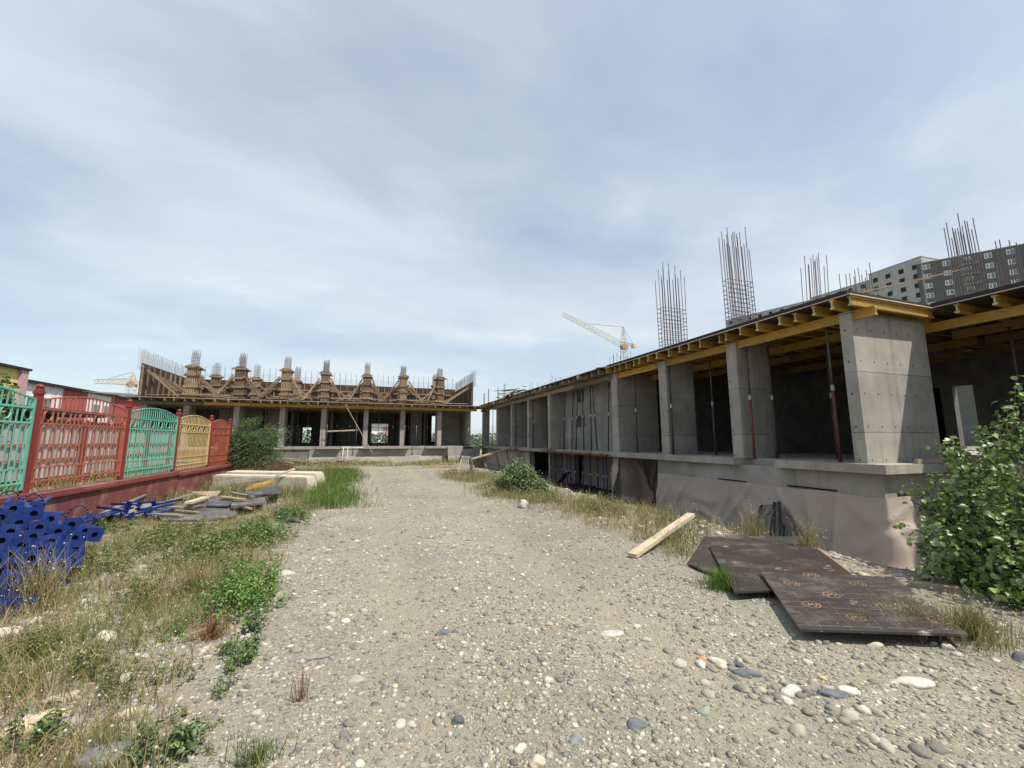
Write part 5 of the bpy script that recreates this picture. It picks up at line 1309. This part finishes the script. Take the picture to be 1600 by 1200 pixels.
# leaning plank
a = at(988, 868, 'z', gz1(3.6, 5.2) + .04); b_ = at(1080, 804, 'z', .34)
o = MB().beam(a, b_, .13, .055).build('leaning_plank', G['timber_pale'], None, a); tag(o, 'pale weathered plank slanting up over the edge of the bank', 'plank')
m_ = a.lerp(b_, .72); stone(*[1050, 838], 0.34, .8, .7, 20, (0.42,0.40,0.35), 'pale lump of rubble under the upper end of the leaning plank', sink=.25)
a = at(1072, 825, 'z', -.02); b_ = at(1110, 829, 'z', -.05)
o = MB().tube(a, b_, .05, 8).build('concrete_pipe_piece', G['concrete_plain'], None, a); tag(o, 'short grey stub lying right of the leaning plank', 'rubble')
# dark shuttering panels leaning on the tarpaulin
lp = [([(1170,842),(1206,846),(1216,786),(1186,790)], 'dark shuttering panel leaning on the long tarpaulin, left of three'), ([(1204,846),(1222,848),(1219,784),(1209,785)], 'dark shuttering panel standing edge-on in the middle of three'), ([(1216,850),(1250,852),(1246,822),(1220,820)], 'lowest dark shuttering panel of the three on the tarpaulin')]
for k, (qq, lb) in enumerate(lp):
    pts = [at(*p, 'x', (8.20 + .02*k, 8.20 + .02*k, 8.78, 8.78)[j] if k != 2 else (8.1, 8.1, 8.45, 8.45)[j]) for j, p in enumerate(qq)]
    for j in (0, 1): pts[j].z = gz1(pts[j].x, pts[j].y) + .02
    o = MB().plate(pts, .03).build('shuttering_panel', G['ply_grey'] if k < 1 else G['ply_dark'], None, pts[0]); tag(o, lb, 'panel')
    for s_ in (.15, .85):
        a = pts[0].lerp(pts[1], s_); b_ = pts[3].lerp(pts[2], s_); n = (pts[1]-pts[0]).cross(pts[3]-pts[0]).normalized()*.02
        MB().beam(a + n, b_ + n, .04, .03).build('rib', G['membrane'], o)
# slatted pallets leaning together, ramp
def slats(pts, n, m, par, name='slat', cross=2):
    for k in range(n):
        u = (k + .5)/n; a = pts[0].lerp(pts[1], u); b_ = pts[3].lerp(pts[2], u)
        MB().beam(a, b_, (pts[1]-pts[0]).length/n*.48, .025, (pts[1]-pts[0]).cross(pts[3]-pts[0])).build(name, m, par)
    for k in range(cross):
        v = .08 + .84*k/(cross - 1); a = pts[0].lerp(pts[3], v); b_ = pts[1].lerp(pts[2], v)
        MB().beam(a, b_, .09, .05).build('cross_piece', m, par)
g0 = at(713, 744, 'z', 0); Yp = g0.y
A = [at(713, 744, 'y', Yp), at(731, 744, 'y', Yp), at(734, 713, 'y', Yp + .35), at(721, 712, 'y', Yp + .35)]
t = thing('pallet', (A[0].x, Yp, gz1(A[0].x, Yp)), 'grey slatted pallet leaning upright near the ramp, left one', 'pallet'); slats(A, 5, G['timber_grey'], t)
B = [at(742, 743, 'y', Yp + .2), at(735, 741, 'y', Yp + .9), at(734, 714, 'y', Yp + .6), at(736, 714, 'y', Yp + .35)]
t = thing('pallet', (B[0].x, Yp + .5, gz1(B[0].x, Yp)), 'grey slatted pallet leaning against the left one from the right', 'pallet'); slats(B, 4, G['timber_grey'], t)
r0 = at(738, 718, 'x', 7.2); r1 = at(806, 698, 'x', 8.8)
r0 = Vector((7.0, 24.2, .35)); r1 = Vector((8.75, 22.3, 1.17))
r0 = at(737, 718, 'y', 24.0); r1 = at(806, 698, 'y', 24.6)
rp = thing('plank_ramp', (r0.x, r0.y, 0), 'reddish plank ramp rising to the ledge of the right building', 'ramp')
for k in range(3): MB().beam(r0 + Vector((0, k*.26, 0)), r1 + Vector((0, k*.26, 0)), .24, .04).build('ramp_board', G['timber'], rp)
for u in (.25, .55, .8):
    p = r0.lerp(r1, u); MB().beam((p.x, p.y + .2, p.z - .02), (p.x + .3, p.y + .2, gz1(p.x, p.y) - .02), .07, .07).build('strut', G['timber_grey'], rp)
for k in range(5):
    p = at(745 + 3*k, 735, 'y', 24.5); MB().beam((p.x, p.y + .4, gz1(p.x, p.y)), (p.x + .05, p.y + .3, .55 + .02*k), .12, .03).build('side_board', G['timber_grey'], rp)
for k in range(16):
    x, y = 5.4 + R(-1.2, 1.6), 20.5 + R(-1.6, 3.5); a0 = R(-.7,.7); l = R(.2,.7); d = Vector((math.cos(a0), math.sin(a0), 0))*l; z = gz1(x, y) + .03
    o = MB().beam(Vector((x,y,z)) - d, Vector((x,y,z + R(0,.08))) + d, R(.08,.16), .03).build('loose_board', G[('timber_pale','timber','timber_grey')[k % 3]], None, (x, y, z - .02)); tag(o, 'loose board on the ground around the leaning pallets', 'board', 'boards strewn near the pallets')
p0 = at(660, 729, 'z', .03); p1 = at(712, 730, 'z', .03)
o = MB().beam(p0, p1, .1, .04).build('yellow_board', G['yellow_timber'], None, p0); tag(o, 'long yellowish board lying left of the leaning pallets', 'board')
# rail lying on the slab by the corner column
p0 = at(1380, 723, 'y', 4.99); p1 = at(1490, 740, 'y', 4.7)
o = MB().beam((10.0, 5.02, 1.245), (12.6, 4.85, 1.30), .06, .08).build('kerb_rail', G['timber_grey'], None, (9.8, 5.0, 1.2)); tag(o, 'grey timber rail lying on the slab edge below the corner column', 'rail')

# ------------------------------------------------------------------ vegetation
def blades(name, X, Y, H, W, cols, label, lean=0.5, cat='grass', kind='stuff', tips=None, tipsize=0.01, zoff=0.0, obj=True):
    n = len(X); a = rs.uniform(0, 2*np.pi, n); ln = H * rs.uniform(.1, 1.0, n) * lean; ld = rs.uniform(0, 2*np.pi, n)
    bx, by, bz = X, Y, gz(X, Y) - .01 + zoff
    wx, wy = np.cos(a)*W/2, np.sin(a)*W/2
    mx, my = bx + np.cos(ld)*ln*.35, by + np.sin(ld)*ln*.35
    tx, ty = bx + np.cos(ld)*ln, by + np.sin(ld)*ln
    mz = bz + H*.55; tz = bz + np.sqrt(np.maximum(H*H - ln*ln*.6, .2*H*H))
    V = np.stack([np.stack([bx-wx,by-wy,bz],1), np.stack([bx+wx,by+wy,bz],1), np.stack([mx-wx*.8,my-wy*.8,mz],1), np.stack([mx+wx*.8,my+wy*.8,mz],1), np.stack([tx,ty,tz],1)], 1).reshape(-1,3)
    o5 = (np.arange(n)*5)[:, None, None]
    T = (np.array([[0,1,3],[0,3,2],[2,3,4]])[None] + o5).reshape(-1,3)
    C = np.repeat(cols, 5, 0)
    if tips is not None:
        k = tips; m_ = int(k.sum()); p = np.stack([tx[k],ty[k],tz[k]],1); s = tipsize*rs.uniform(.6,1.5,m_)
        v, t = ICO1; q = (p[:, None] + v[None]*s[:, None, None]).reshape(-1,3)
        T = np.concatenate([T, (t[None] + (np.arange(m_)*len(v))[:, None, None]).reshape(-1,3) + len(V)]); V = np.concatenate([V, q])
        tc_ = np.array([(0.62,0.60,0.52),(0.55,0.50,0.38),(0.66,0.65,0.62),(0.60,0.47,0.05)])[rs.choice(4, m_, p=[.4,.32,.25,.03])]
        C = np.concatenate([C, np.repeat(tc_, len(v), 0)])
    me = np_mesh(name, V, T, G['blade'], C)
    o = bpy.data.objects.new(name, me); COL.objects.link(o)
    return tag(o, label, cat, kind=kind)
def pal(cs, n, j=.2):
    cs = np.array(cs); return cs[rs.randint(0, len(cs), n)] * rs.uniform(1-j, 1+j, (n,1))
DRY = [(0.38,0.31,0.16),(0.31,0.25,0.12),(0.46,0.38,0.22),(0.27,0.25,0.10),(0.22,0.225,0.08),(0.30,0.21,0.11)]
OLV = [(0.17,0.205,0.06),(0.20,0.225,0.08),(0.14,0.18,0.05),(0.24,0.23,0.10),(0.12,0.165,0.048)]
GRN = [(0.065,0.13,0.028),(0.085,0.155,0.035),(0.05,0.10,0.025),(0.11,0.15,0.04)]
def edge_l(y): return -0.98 + .16*np.sin(y*1.1 + .5) + .10*np.sin(y*3.1) - .18*np.exp(-((y - 6.5)/1.8)**2) + .22*(1 - smooth(2.8, 4.4, y))
def clumped(n, gen, thr, s=1.2, k=1.0):
    X, Y = gen(n); c = wob(X, Y, s, k) + .8*wob(X, Y, s*2.7, k*2) + .3*rs.randn(len(X)); m_ = c > thr; return X[m_], Y[m_]
# dry weeds, left verge
def gl(n):
    u = rs.uniform(0,1,n); Y = 2.0*(13/2.0)**u; X = rs.uniform(-5.25, -.6, n); k = (X < edge_l(Y) - np.abs(rs.randn(n))*.25); return X[k], Y[k]
X, Y = clumped(62000, gl, -0.1, 1.5, 1.0); n = len(X)
blades('dry_weeds', X, Y, rs.gamma(4, .038, n).clip(.04,.42), rs.uniform(.002,.005,n), pal(DRY, n), 'dry brown weeds and thin stalks on the left verge', .9, tips=rs.uniform(0,1,n) < .02, tipsize=.006)
X, Y = clumped(70000, gl, 0.0, 1.1, 6.0); n = len(X)
blades('olive_weeds', X, Y, rs.gamma(4, .032, n).clip(.04,.36), rs.uniform(.0025,.006,n), pal(OLV, n), 'dull green weeds mixed into the left verge', 1.0, tips=rs.uniform(0,1,n) < .01, tipsize=.006)
X, Y = clumped(30000, gl, 0.0, 1.9, 3.0); n = len(X)
blades('matted_straw', X, Y, rs.gamma(3, .04, n).clip(.05,.3), rs.uniform(.003,.006,n), pal([(0.40,0.33,0.20),(0.33,0.25,0.15),(0.25,0.17,0.10)], n), 'matted straw lying flat under the left weeds', 1.6)
# leafy low herbs: small folded leaves in mounds
def leaves(P, N_, S, cols, asp=.55, fold=.25, curl=.2):
    """leaf shapes (6 triangles) at points P with normals N_"""
    n = len(P); up = N_/np.linalg.norm(N_,axis=1,keepdims=True)
    r_ = rs.randn(n,3); u = np.cross(up, r_); u /= np.linalg.norm(u,axis=1,keepdims=True); w = np.cross(up, u)
    prof = [(0,0,0),(.30,.42,fold*.42),(.68,.36,fold*.36),(1,0,-curl),(.68,-.36,fold*.36),(.30,-.42,fold*.42),(.5,0,0)]
    V = np.stack([P + S[:,None]*(u*a + w*(b_*asp*2) + up*c_) for a,b_,c_ in prof],1).reshape(-1,3)
    T = (np.array([[6,0,1],[6,1,2],[6,2,3],[6,3,4],[6,4,5],[6,5,0]])[None] + (np.arange(n)*7)[:,None,None]).reshape(-1,3)
    return V, T, np.repeat(cols, 7, 0)
def herb(name, px, py, rx, ry, h, n, s, cs, label, asp=.35, group=None, pos=None, stem_n=30):
    """a patch of upright leafy stalks: uneven heights, ragged outline"""
    p = Vector((*pos, 0)) if pos else at(px, py, 'z', 0); z0 = gz1(p.x, p.y)
    ns = max(8, int(n / 26)); nc = max(3, ns // 9)
    cx, cy = rs.randn(nc)*rx*.5, rs.randn(nc)*ry*.5; ch = rs.uniform(.55, 1.15, nc)
    P, N_ = [], []; q = MB()
    for k in range(ns):
        j = rs.randint(nc); x0 = cx[j] + rs.randn()*rx*.22; y0 = cy[j] + rs.randn()*ry*.22
        e = math.hypot(x0/rx, y0/ry); hh = h*ch[j]*max(.25, 1.1 - .55*e)*rs.uniform(.6, 1.2)
        lx, ly = rs.randn()*.22*hh + .15*x0, rs.randn()*.22*hh + .15*y0
        zb = gz1(p.x + x0, p.y + y0) - z0
        q.tube((x0, y0, zb - .02), (x0 + lx, y0 + ly, zb + hh), .003, 4, .0015, caps=False)
        m_ = max(6, int(34*hh/h))
        for i in range(m_):
            u = rs.uniform(.12, 1.0); a = rs.uniform(0, 6.28); o = s*(.3 + 1.3*rs.uniform()*(1.15 - u))
            P.append((x0 + lx*u + math.cos(a)*o, y0 + ly*u + math.sin(a)*o, zb + hh*u)); N_.append((math.cos(a)*.5 + rs.randn()*.4, math.sin(a)*.5 + rs.randn()*.4, .75))
    P = np.array(P); N_ = np.array(N_); c_ = pal(cs, len(P), .25)
    V, T, C = leaves(P, N_, s*rs.uniform(.6,1.25,len(P)), c_, asp)
    t = thing(name, (p.x, p.y, z0), label, 'weed', group)
    child('foliage', np_mesh('foliage', V, T, G['leaf'], C), t)['kind'] = 'stuff'
    me = q.mesh('stem'); me.materials.append(G['blade_green']); child('stem', me, t)['kind'] = 'stuff'
    return t
BG_ = [(0.11,0.225,0.035),(0.135,0.255,0.045),(0.085,0.18,0.03),(0.17,0.27,0.06)]
MG = [(0.095,0.175,0.042),(0.12,0.20,0.055),(0.075,0.14,0.035),(0.15,0.20,0.065)]
GGY = [(0.10,0.145,0.075),(0.13,0.175,0.09),(0.08,0.12,0.06),(0.16,0.19,0.11)]
herb('weed_mound', 372, 945, .30, .85, .36, 5200, .034, BG_, 'bright green leafy weed mound at the left edge of the road', .3)
herb('weed_mound', 405, 842, .50, .95, .38, 5200, .040, MG + BG_, 'wide green weed mound in front of the junk heap', .3)
herb('weed_mound', 335, 868, .65, .9, .32, 4200, .038, MG + OLV, 'dull green weed mound left of the bright one', .28)
herb('weed_mound', 445, 815, .45, .7, .28, 2200, .042, MG, 'low green weeds by the dark plywood offcut', .28)
herb('weed_mound', 275, 845, .6, .8, .32, 2600, .040, OLV + MG, 'olive weed mound below the small blue heap', .25)
herb('weed_mound', 185, 885, .5, .7, .34, 2200, .036, OLV, 'olive weeds at the right end of the big blue pile', .25)
herb('weed_plant', 275, 1150, .15, .20, .24, 900, .036, GGY + MG, 'grey green leafy weed at the bottom left', .34)
herb('weed_plant', 385, 1030, .14, .26, .20, 800, .028, MG, 'small leafy weed at the road edge above the grey stone', .3)
herb('weed_plant', 398, 990, .10, .16, .16, 420, .026, GGY, 'tiny grey green weed below the bright mound', .3)
herb('weed_plant', 285, 1000, .10, .12, .20, 420, .030, BG_, 'fresh green tuft beside the round cream stone', .14)
herb('weed_plant', 15, 1165, .22, .25, .22, 900, .032, MG, 'green weed in the bottom left corner', .3)
herb('weed_plant', 120, 1065, .3, .3, .24, 1100, .028, OLV, 'olive weed between the cream stones', .25)
herb('weed_plant', 60, 1040, .35, .3, .28, 1300, .028, OLV + MG, 'dull green stalky weed below the whitish stone', .2)
herb('weed_plant', 230, 1060, .25, .3, .22, 900, .026, OLV + GGY, 'sparse weed right of the cream stones', .2)
herb('weed_plant', 210, 945, .4, .4, .28, 1300, .030, OLV, 'brownish olive weed right of the big blue pile foot', .22)
herb('weed_plant', 305, 762, .9, .9, .55, 2600, .055, OLV + GGY, 'grey green weeds growing before the fence plinth', .2)
herb('weed_plant', 160, 835, .35, .5, .32, 1100, .045, MG, 'green weed between the blue pile and the blue heap', .3)
herb('weed_plant', 255, 775, .7, .8, .45, 1600, .05, DRY[:3] + OLV, 'dry grey weed along the plinth left of the junk heap', .18)
herb('weed_plant', 325, 1085, .14, .2, .13, 380, .026, OLV + GGY, 'low scrubby weed at the road edge above the bottom tuft', .22)
herb('weed_plant', 335, 1160, .15, .15, .10, 300, .024, OLV, 'sparse low weed near the bottom edge beside the leafy one', .22)
herb('weed_plant', 200, 790, .9, 1.0, .5, 2400, .05, OLV + GGY + DRY[:2], 'ragged weeds hiding the foot of the red plinth', .18)
herb('weed_plant', 60, 800, .5, .8, .5, 1400, .05, OLV + DRY[:2], 'tall weeds between the blue pile and the plinth', .18)
herb('weed_plant', 930, 800, .6, .8, .35, 1800, .035, OLV + DRY[:2], 'olive weed patch on the bank below the blue props', .2)
herb('weed_plant', 720, 745, .8, .9, .35, 1500, .05, OLV, 'low weeds at the foot of the leaning pallets', .2)
# grass of the middle left strip
def gm(n):
    Y = rs.uniform(11, 25, n); X = -1.0 + .2*np.sin(Y*.7) + rs.randn(n)*.45 - .02*(Y - 11); return X, Y
X, Y = gm(12000); n = len(X)
blades('grass_strip', X, Y, rs.gamma(4,.05,n).clip(.06,.42), rs.uniform(.007,.014,n), pal(GRN + OLV + BG_, n), 'tall green grass strip right of the cream slabs', .8)
def gm2(n):
    Y = rs.uniform(13, 24, n); X = rs.uniform(-5.2, -1.5, n); return X, Y
X, Y = clumped(16000, gm2, -.2, 1.0, 2.0); n = len(X)
blades('rough_grass', X, Y, rs.gamma(4,.07,n).clip(.08,.5), rs.uniform(.008,.016,n), pal(OLV + GRN + DRY, n), 'rough olive grass around the slabs and the fence foot', .8)
# right verge
def gr(n):
    Y = rs.uniform(4.6, 21, n); X = 5.3 + .3*np.sin(Y*.9) + rs.randn(n)*.8 - .08*np.clip(Y - 6, 0, 12); k = (X > 3.85 - .22*np.clip(Y - 7, 0, 4) + .2*np.sin(Y*1.3) + np.abs(rs.randn(n))*.3) & (X < 7.6) & offsheet(X, Y); return X[k], Y[k]
X, Y = clumped(34000, gr, -.10, 1.3, 5.0); n = len(X)
blades('dry_verge_grass', X, Y, rs.gamma(4,.045,n).clip(.05,.42), rs.uniform(.004,.010,n), pal(DRY + [(0.36,0.30,0.18)], n), 'dry yellow brown grass along the right bank', .9, tips=rs.uniform(0,1,n) < .03, tipsize=.009)
X, Y = clumped(15000, gr, .15, 1.0, 2.0); n = len(X)
blades('green_verge_grass', X, Y, rs.gamma(4,.05,n).clip(.05,.4), rs.uniform(.005,.010,n), pal(OLV + GRN[:1], n), 'dull green weeds along the right bank', .9, tips=rs.uniform(0,1,n) < .03, tipsize=.009)
# far end of the yard
def gf(n):
    X = rs.uniform(-9, 7.5, n); Y = rs.uniform(27.5, 33, n); return X, Y
X, Y = clumped(13000, gf, .05, .5, 3.0); n = len(X)
blades('far_grass', X, Y, rs.gamma(4,.06,n).clip(.06,.5), rs.uniform(.012,.025,n), pal(OLV + DRY, n), 'patchy grass at the foot of the far building', .8)
X = rs.uniform(-22, -6, 9000); Y = rs.uniform(6, 36, 9000); n = len(X)
blades('fence_grass', X, Y, rs.gamma(4,.10,n).clip(.1,.8), rs.uniform(.015,.03,n), pal(OLV + GRN, n), 'grass growing beyond the painted fence', .7)
def tuft(px, py, r, h, n, cs, label, lean=.9, w=(.003,.007), tips=None):
    p = at(px, py, 'z', 0); a = rs.uniform(0,2*np.pi,n); q = np.abs(rs.randn(n))*r*.5
    X = p.x + np.cos(a)*q*1.3; Y = p.y + np.sin(a)*q
    return blades('grass_tuft', X, Y, rs.gamma(5, h/5, n).clip(.03, h*1.6), rs.uniform(*w, n), pal(cs, n), label, lean, cat='grass', kind=None, tips=(rs.uniform(0,1,n) < tips) if tips else None, tipsize=.006)
tuft(1128, 918, .24, .17, 700, BG_ + GRN, 'fresh green grass tuft at the lower edge of the dark plywood')
tuft(1190, 928, .14, .10, 260, GRN + OLV, 'small grass tuft left of the printed sheet corner')
tuft(1350, 984, .08, .13, 260, BG_, 'green grass tuft growing over the front edge of the printed sheet')
tuft(1520, 1000, .30, .22, 900, DRY + OLV, 'dry grass tuft between the printed sheet and the shrub', tips=.04)
tuft(1420, 985, .22, .20, 300, DRY, 'thin dry stalks over the lower right of the printed sheet', tips=.06)
tuft(300, 925, .3, .3, 500, DRY, 'pale dry stalks left of the bright weed mound', tips=.03)
tuft(330, 1000, .12, .16, 260, [(0.30,0.16,0.08),(0.36,0.20,0.11)], 'reddish dry tuft under the bright weed mound')
tuft(60, 950, .35, .45, 420, DRY, 'tall dry stalks in front of the blue pile', .6, tips=.12)
tuft(470, 1090, .05, .2, 30, [(0.25,0.14,0.08)], 'few reddish stalks standing on the road', .5)
tuft(1180, 835, .28, .45, 260, DRY, 'flowering stalks before the leaning shuttering panels', .6, tips=.2)
tuft(1265, 862, .22, .35, 220, DRY, 'thin flowering stalks right of the shuttering panels', .7, tips=.2)
tuft(400, 1188, .12, .12, 160, GRN + OLV, 'small grass tuft at the bottom edge left of the road')

# shrubs: stems reach into lobes, leaves sit along the twigs
def shrub(name, label, base, lobes, nst, nleaf, ls, cs, asp=.42, cat='shrub', spread=.25, stem_r=.012, fold=.25, droop=.0, upb=.6, core=.35):
    base = Vector(base); z0 = gz1(base.x, base.y); base.z = z0
    t = thing(name, base, label, cat)
    wts = np.array([r**2.2 for c_, r in lobes]); wts = wts/wts.sum()
    P, N_ , segs = [], [], []
    st = MB(); per = max(1, nleaf // nst); outer = []
    for k in range(nst):
        c_, r = lobes[rs.choice(len(lobes), p=wts)]
        d = rs.randn(3); d /= np.linalg.norm(d); d[2] = d[2]*.9 + .15
        tip = Vector(c_) + Vector(d)*r*(core + (1-core)*rs.uniform(.3,1.0))
        s0 = base + Vector((R(-spread,spread), R(-spread,spread), 0)); s0.z = gz1(s0.x, s0.y) - .03
        tip.z = max(tip.z, gz1(tip.x, tip.y) + .12)
        ctrl = s0.lerp(tip, .5) + Vector((R(-.12,.12), R(-.12,.12), abs((tip - s0).length)*.16))
        bez = lambda u: s0*(1-u)**2 + ctrl*2*u*(1-u) + tip*u*u
        pts = [bez(i/6) for i in range(7)]
        for i in range(6): st.tube(pts[i], pts[i+1], stem_r*(1 - i/7.0), 4, stem_r*(1 - (i+1)/7.0), caps=False)
        for j in range(per):
            u = 1 - .62*rs.uniform(0,1)**1.25
            p = bez(u); tw = rs.randn(3); tw /= np.linalg.norm(tw); off = ls*(.6 + 2.2*rs.uniform(0,1)*(1.15 - u*.6))
            q = np.array(p) + tw*off
            if q[2] < gz1(q[0], q[1]) + .02: q[2] = gz1(q[0], q[1]) + .03
            P.append(q); N_.append(tw*.8 + np.array([-.15,-.2,upb]) + .6*rs.randn(3))
    P = np.array(P); N_ = np.array(N_); n = len(P)
    V, T, C = leaves(P - np.array(base), N_, ls*rs.uniform(.4,1.35,n), pal(cs, n, .28), asp, fold)
    o = child('foliage', np_mesh('foliage', V, T, G['leaf'], C), t); o['kind'] = 'stuff'
    me = st.mesh('stem', base); me.materials.append(G['bark']); child('stem', me, t)
    return t
def lob(px, py, y, rpx):
    p = at(px, py, 'y', y); d = p.x*FW[0] + p.y*FW[1] + (p.z - CAMH)*FW[2]; return (p, rpx*d/F)
POP = [(0.125,0.21,0.045),(0.165,0.255,0.06),(0.10,0.175,0.04),(0.21,0.30,0.085),(0.30,0.36,0.18)]
shrub('poplar_shrub', 'big leafy green shrub at the right edge beside the printed plywood', (6.9, 2.75, 0),
      [lob(1565,705,2.9,62), lob(1600,625,2.7,40), lob(1490,735,3.3,48), lob(1530,800,3.0,85), lob(1440,775,3.5,38), lob(1500,880,2.9,70), lob(1585,880,2.6,85), lob(1640,760,2.4,110), lob(1560,935,2.5,45), lob(1660,900,2.2,110), lob(1425,830,3.4,28), lob(1480,690,3.2,26)],
      290, 9000, .068, POP, asp=.42, spread=.35, stem_r=.010, upb=.7)
shrub('green_shrub', 'bushy green shrub beside the road in front of the blue props', (4.95, 12.6, 0),
      [lob(808,752,12.6,34), lob(775,756,12.5,22), lob(842,760,12.4,20), lob(805,735,12.7,18), lob(830,742,12.7,14), lob(775,742,12.7,9)], 190, 6000, .075, [(0.14,0.21,0.06),(0.15,0.22,0.07),(0.08,0.14,0.04),(0.22,0.27,0.13)], asp=.30, spread=.7, upb=.8)
shrub('feathery_shrub', 'round feathery evergreen shrub behind the cream slabs', (at(410, 727, 'z', 0).x, 20.6, 0),
      [lob(412,695,20.6,30), lob(388,672,20.6,20), lob(435,682,20.6,20), lob(440,705,20.6,18), lob(378,690,20.8,16), lob(400,658,20.6,10), lob(420,715,20.4,22)], 210, 11000, .13, [(0.12,0.21,0.07),(0.15,0.24,0.09),(0.09,0.165,0.05),(0.20,0.28,0.12)], asp=.07, spread=.5, upb=.9, stem_r=.018)
shrub('leafy_tree', 'green tree top over the fence at the left edge', (at(2, 600, 'y', 17).x - .4, 17.2, 0),
      [lob(3,596,17,16), lob(-18,604,17,24), lob(14,608,17,9), lob(-8,628,17,20)], 70, 1800, .14, MG + [(0.16,0.20,0.05)], asp=.4, spread=.08, stem_r=.05, cat='tree')
# row of far trees on the skyline, seen through the gaps
n = 22000; X = rs.uniform(-50, 50, n); Y = rs.uniform(70, 84, n); top = 2.6 + 1.2*wob(X, X*0, .35, 1.0) + .8*wob(X, X*0, 1.3, 2.0); Z = top*rs.uniform(0,1,n)**.7
P = np.stack([X,Y,Z],1); V, T, C = leaves(P, rs.randn(n,3) + np.array([0,-.6,.6]), rs.uniform(.18,.38,n), pal([(0.06,0.10,0.04),(0.08,0.12,0.05),(0.05,0.08,0.035)], n), .45)
o = bpy.data.objects.new('far_trees', np_mesh('far_trees', V, T, G['leaf'], C)); COL.objects.link(o); tag(o, 'far green belt of trees on the skyline', 'trees', kind='stuff')
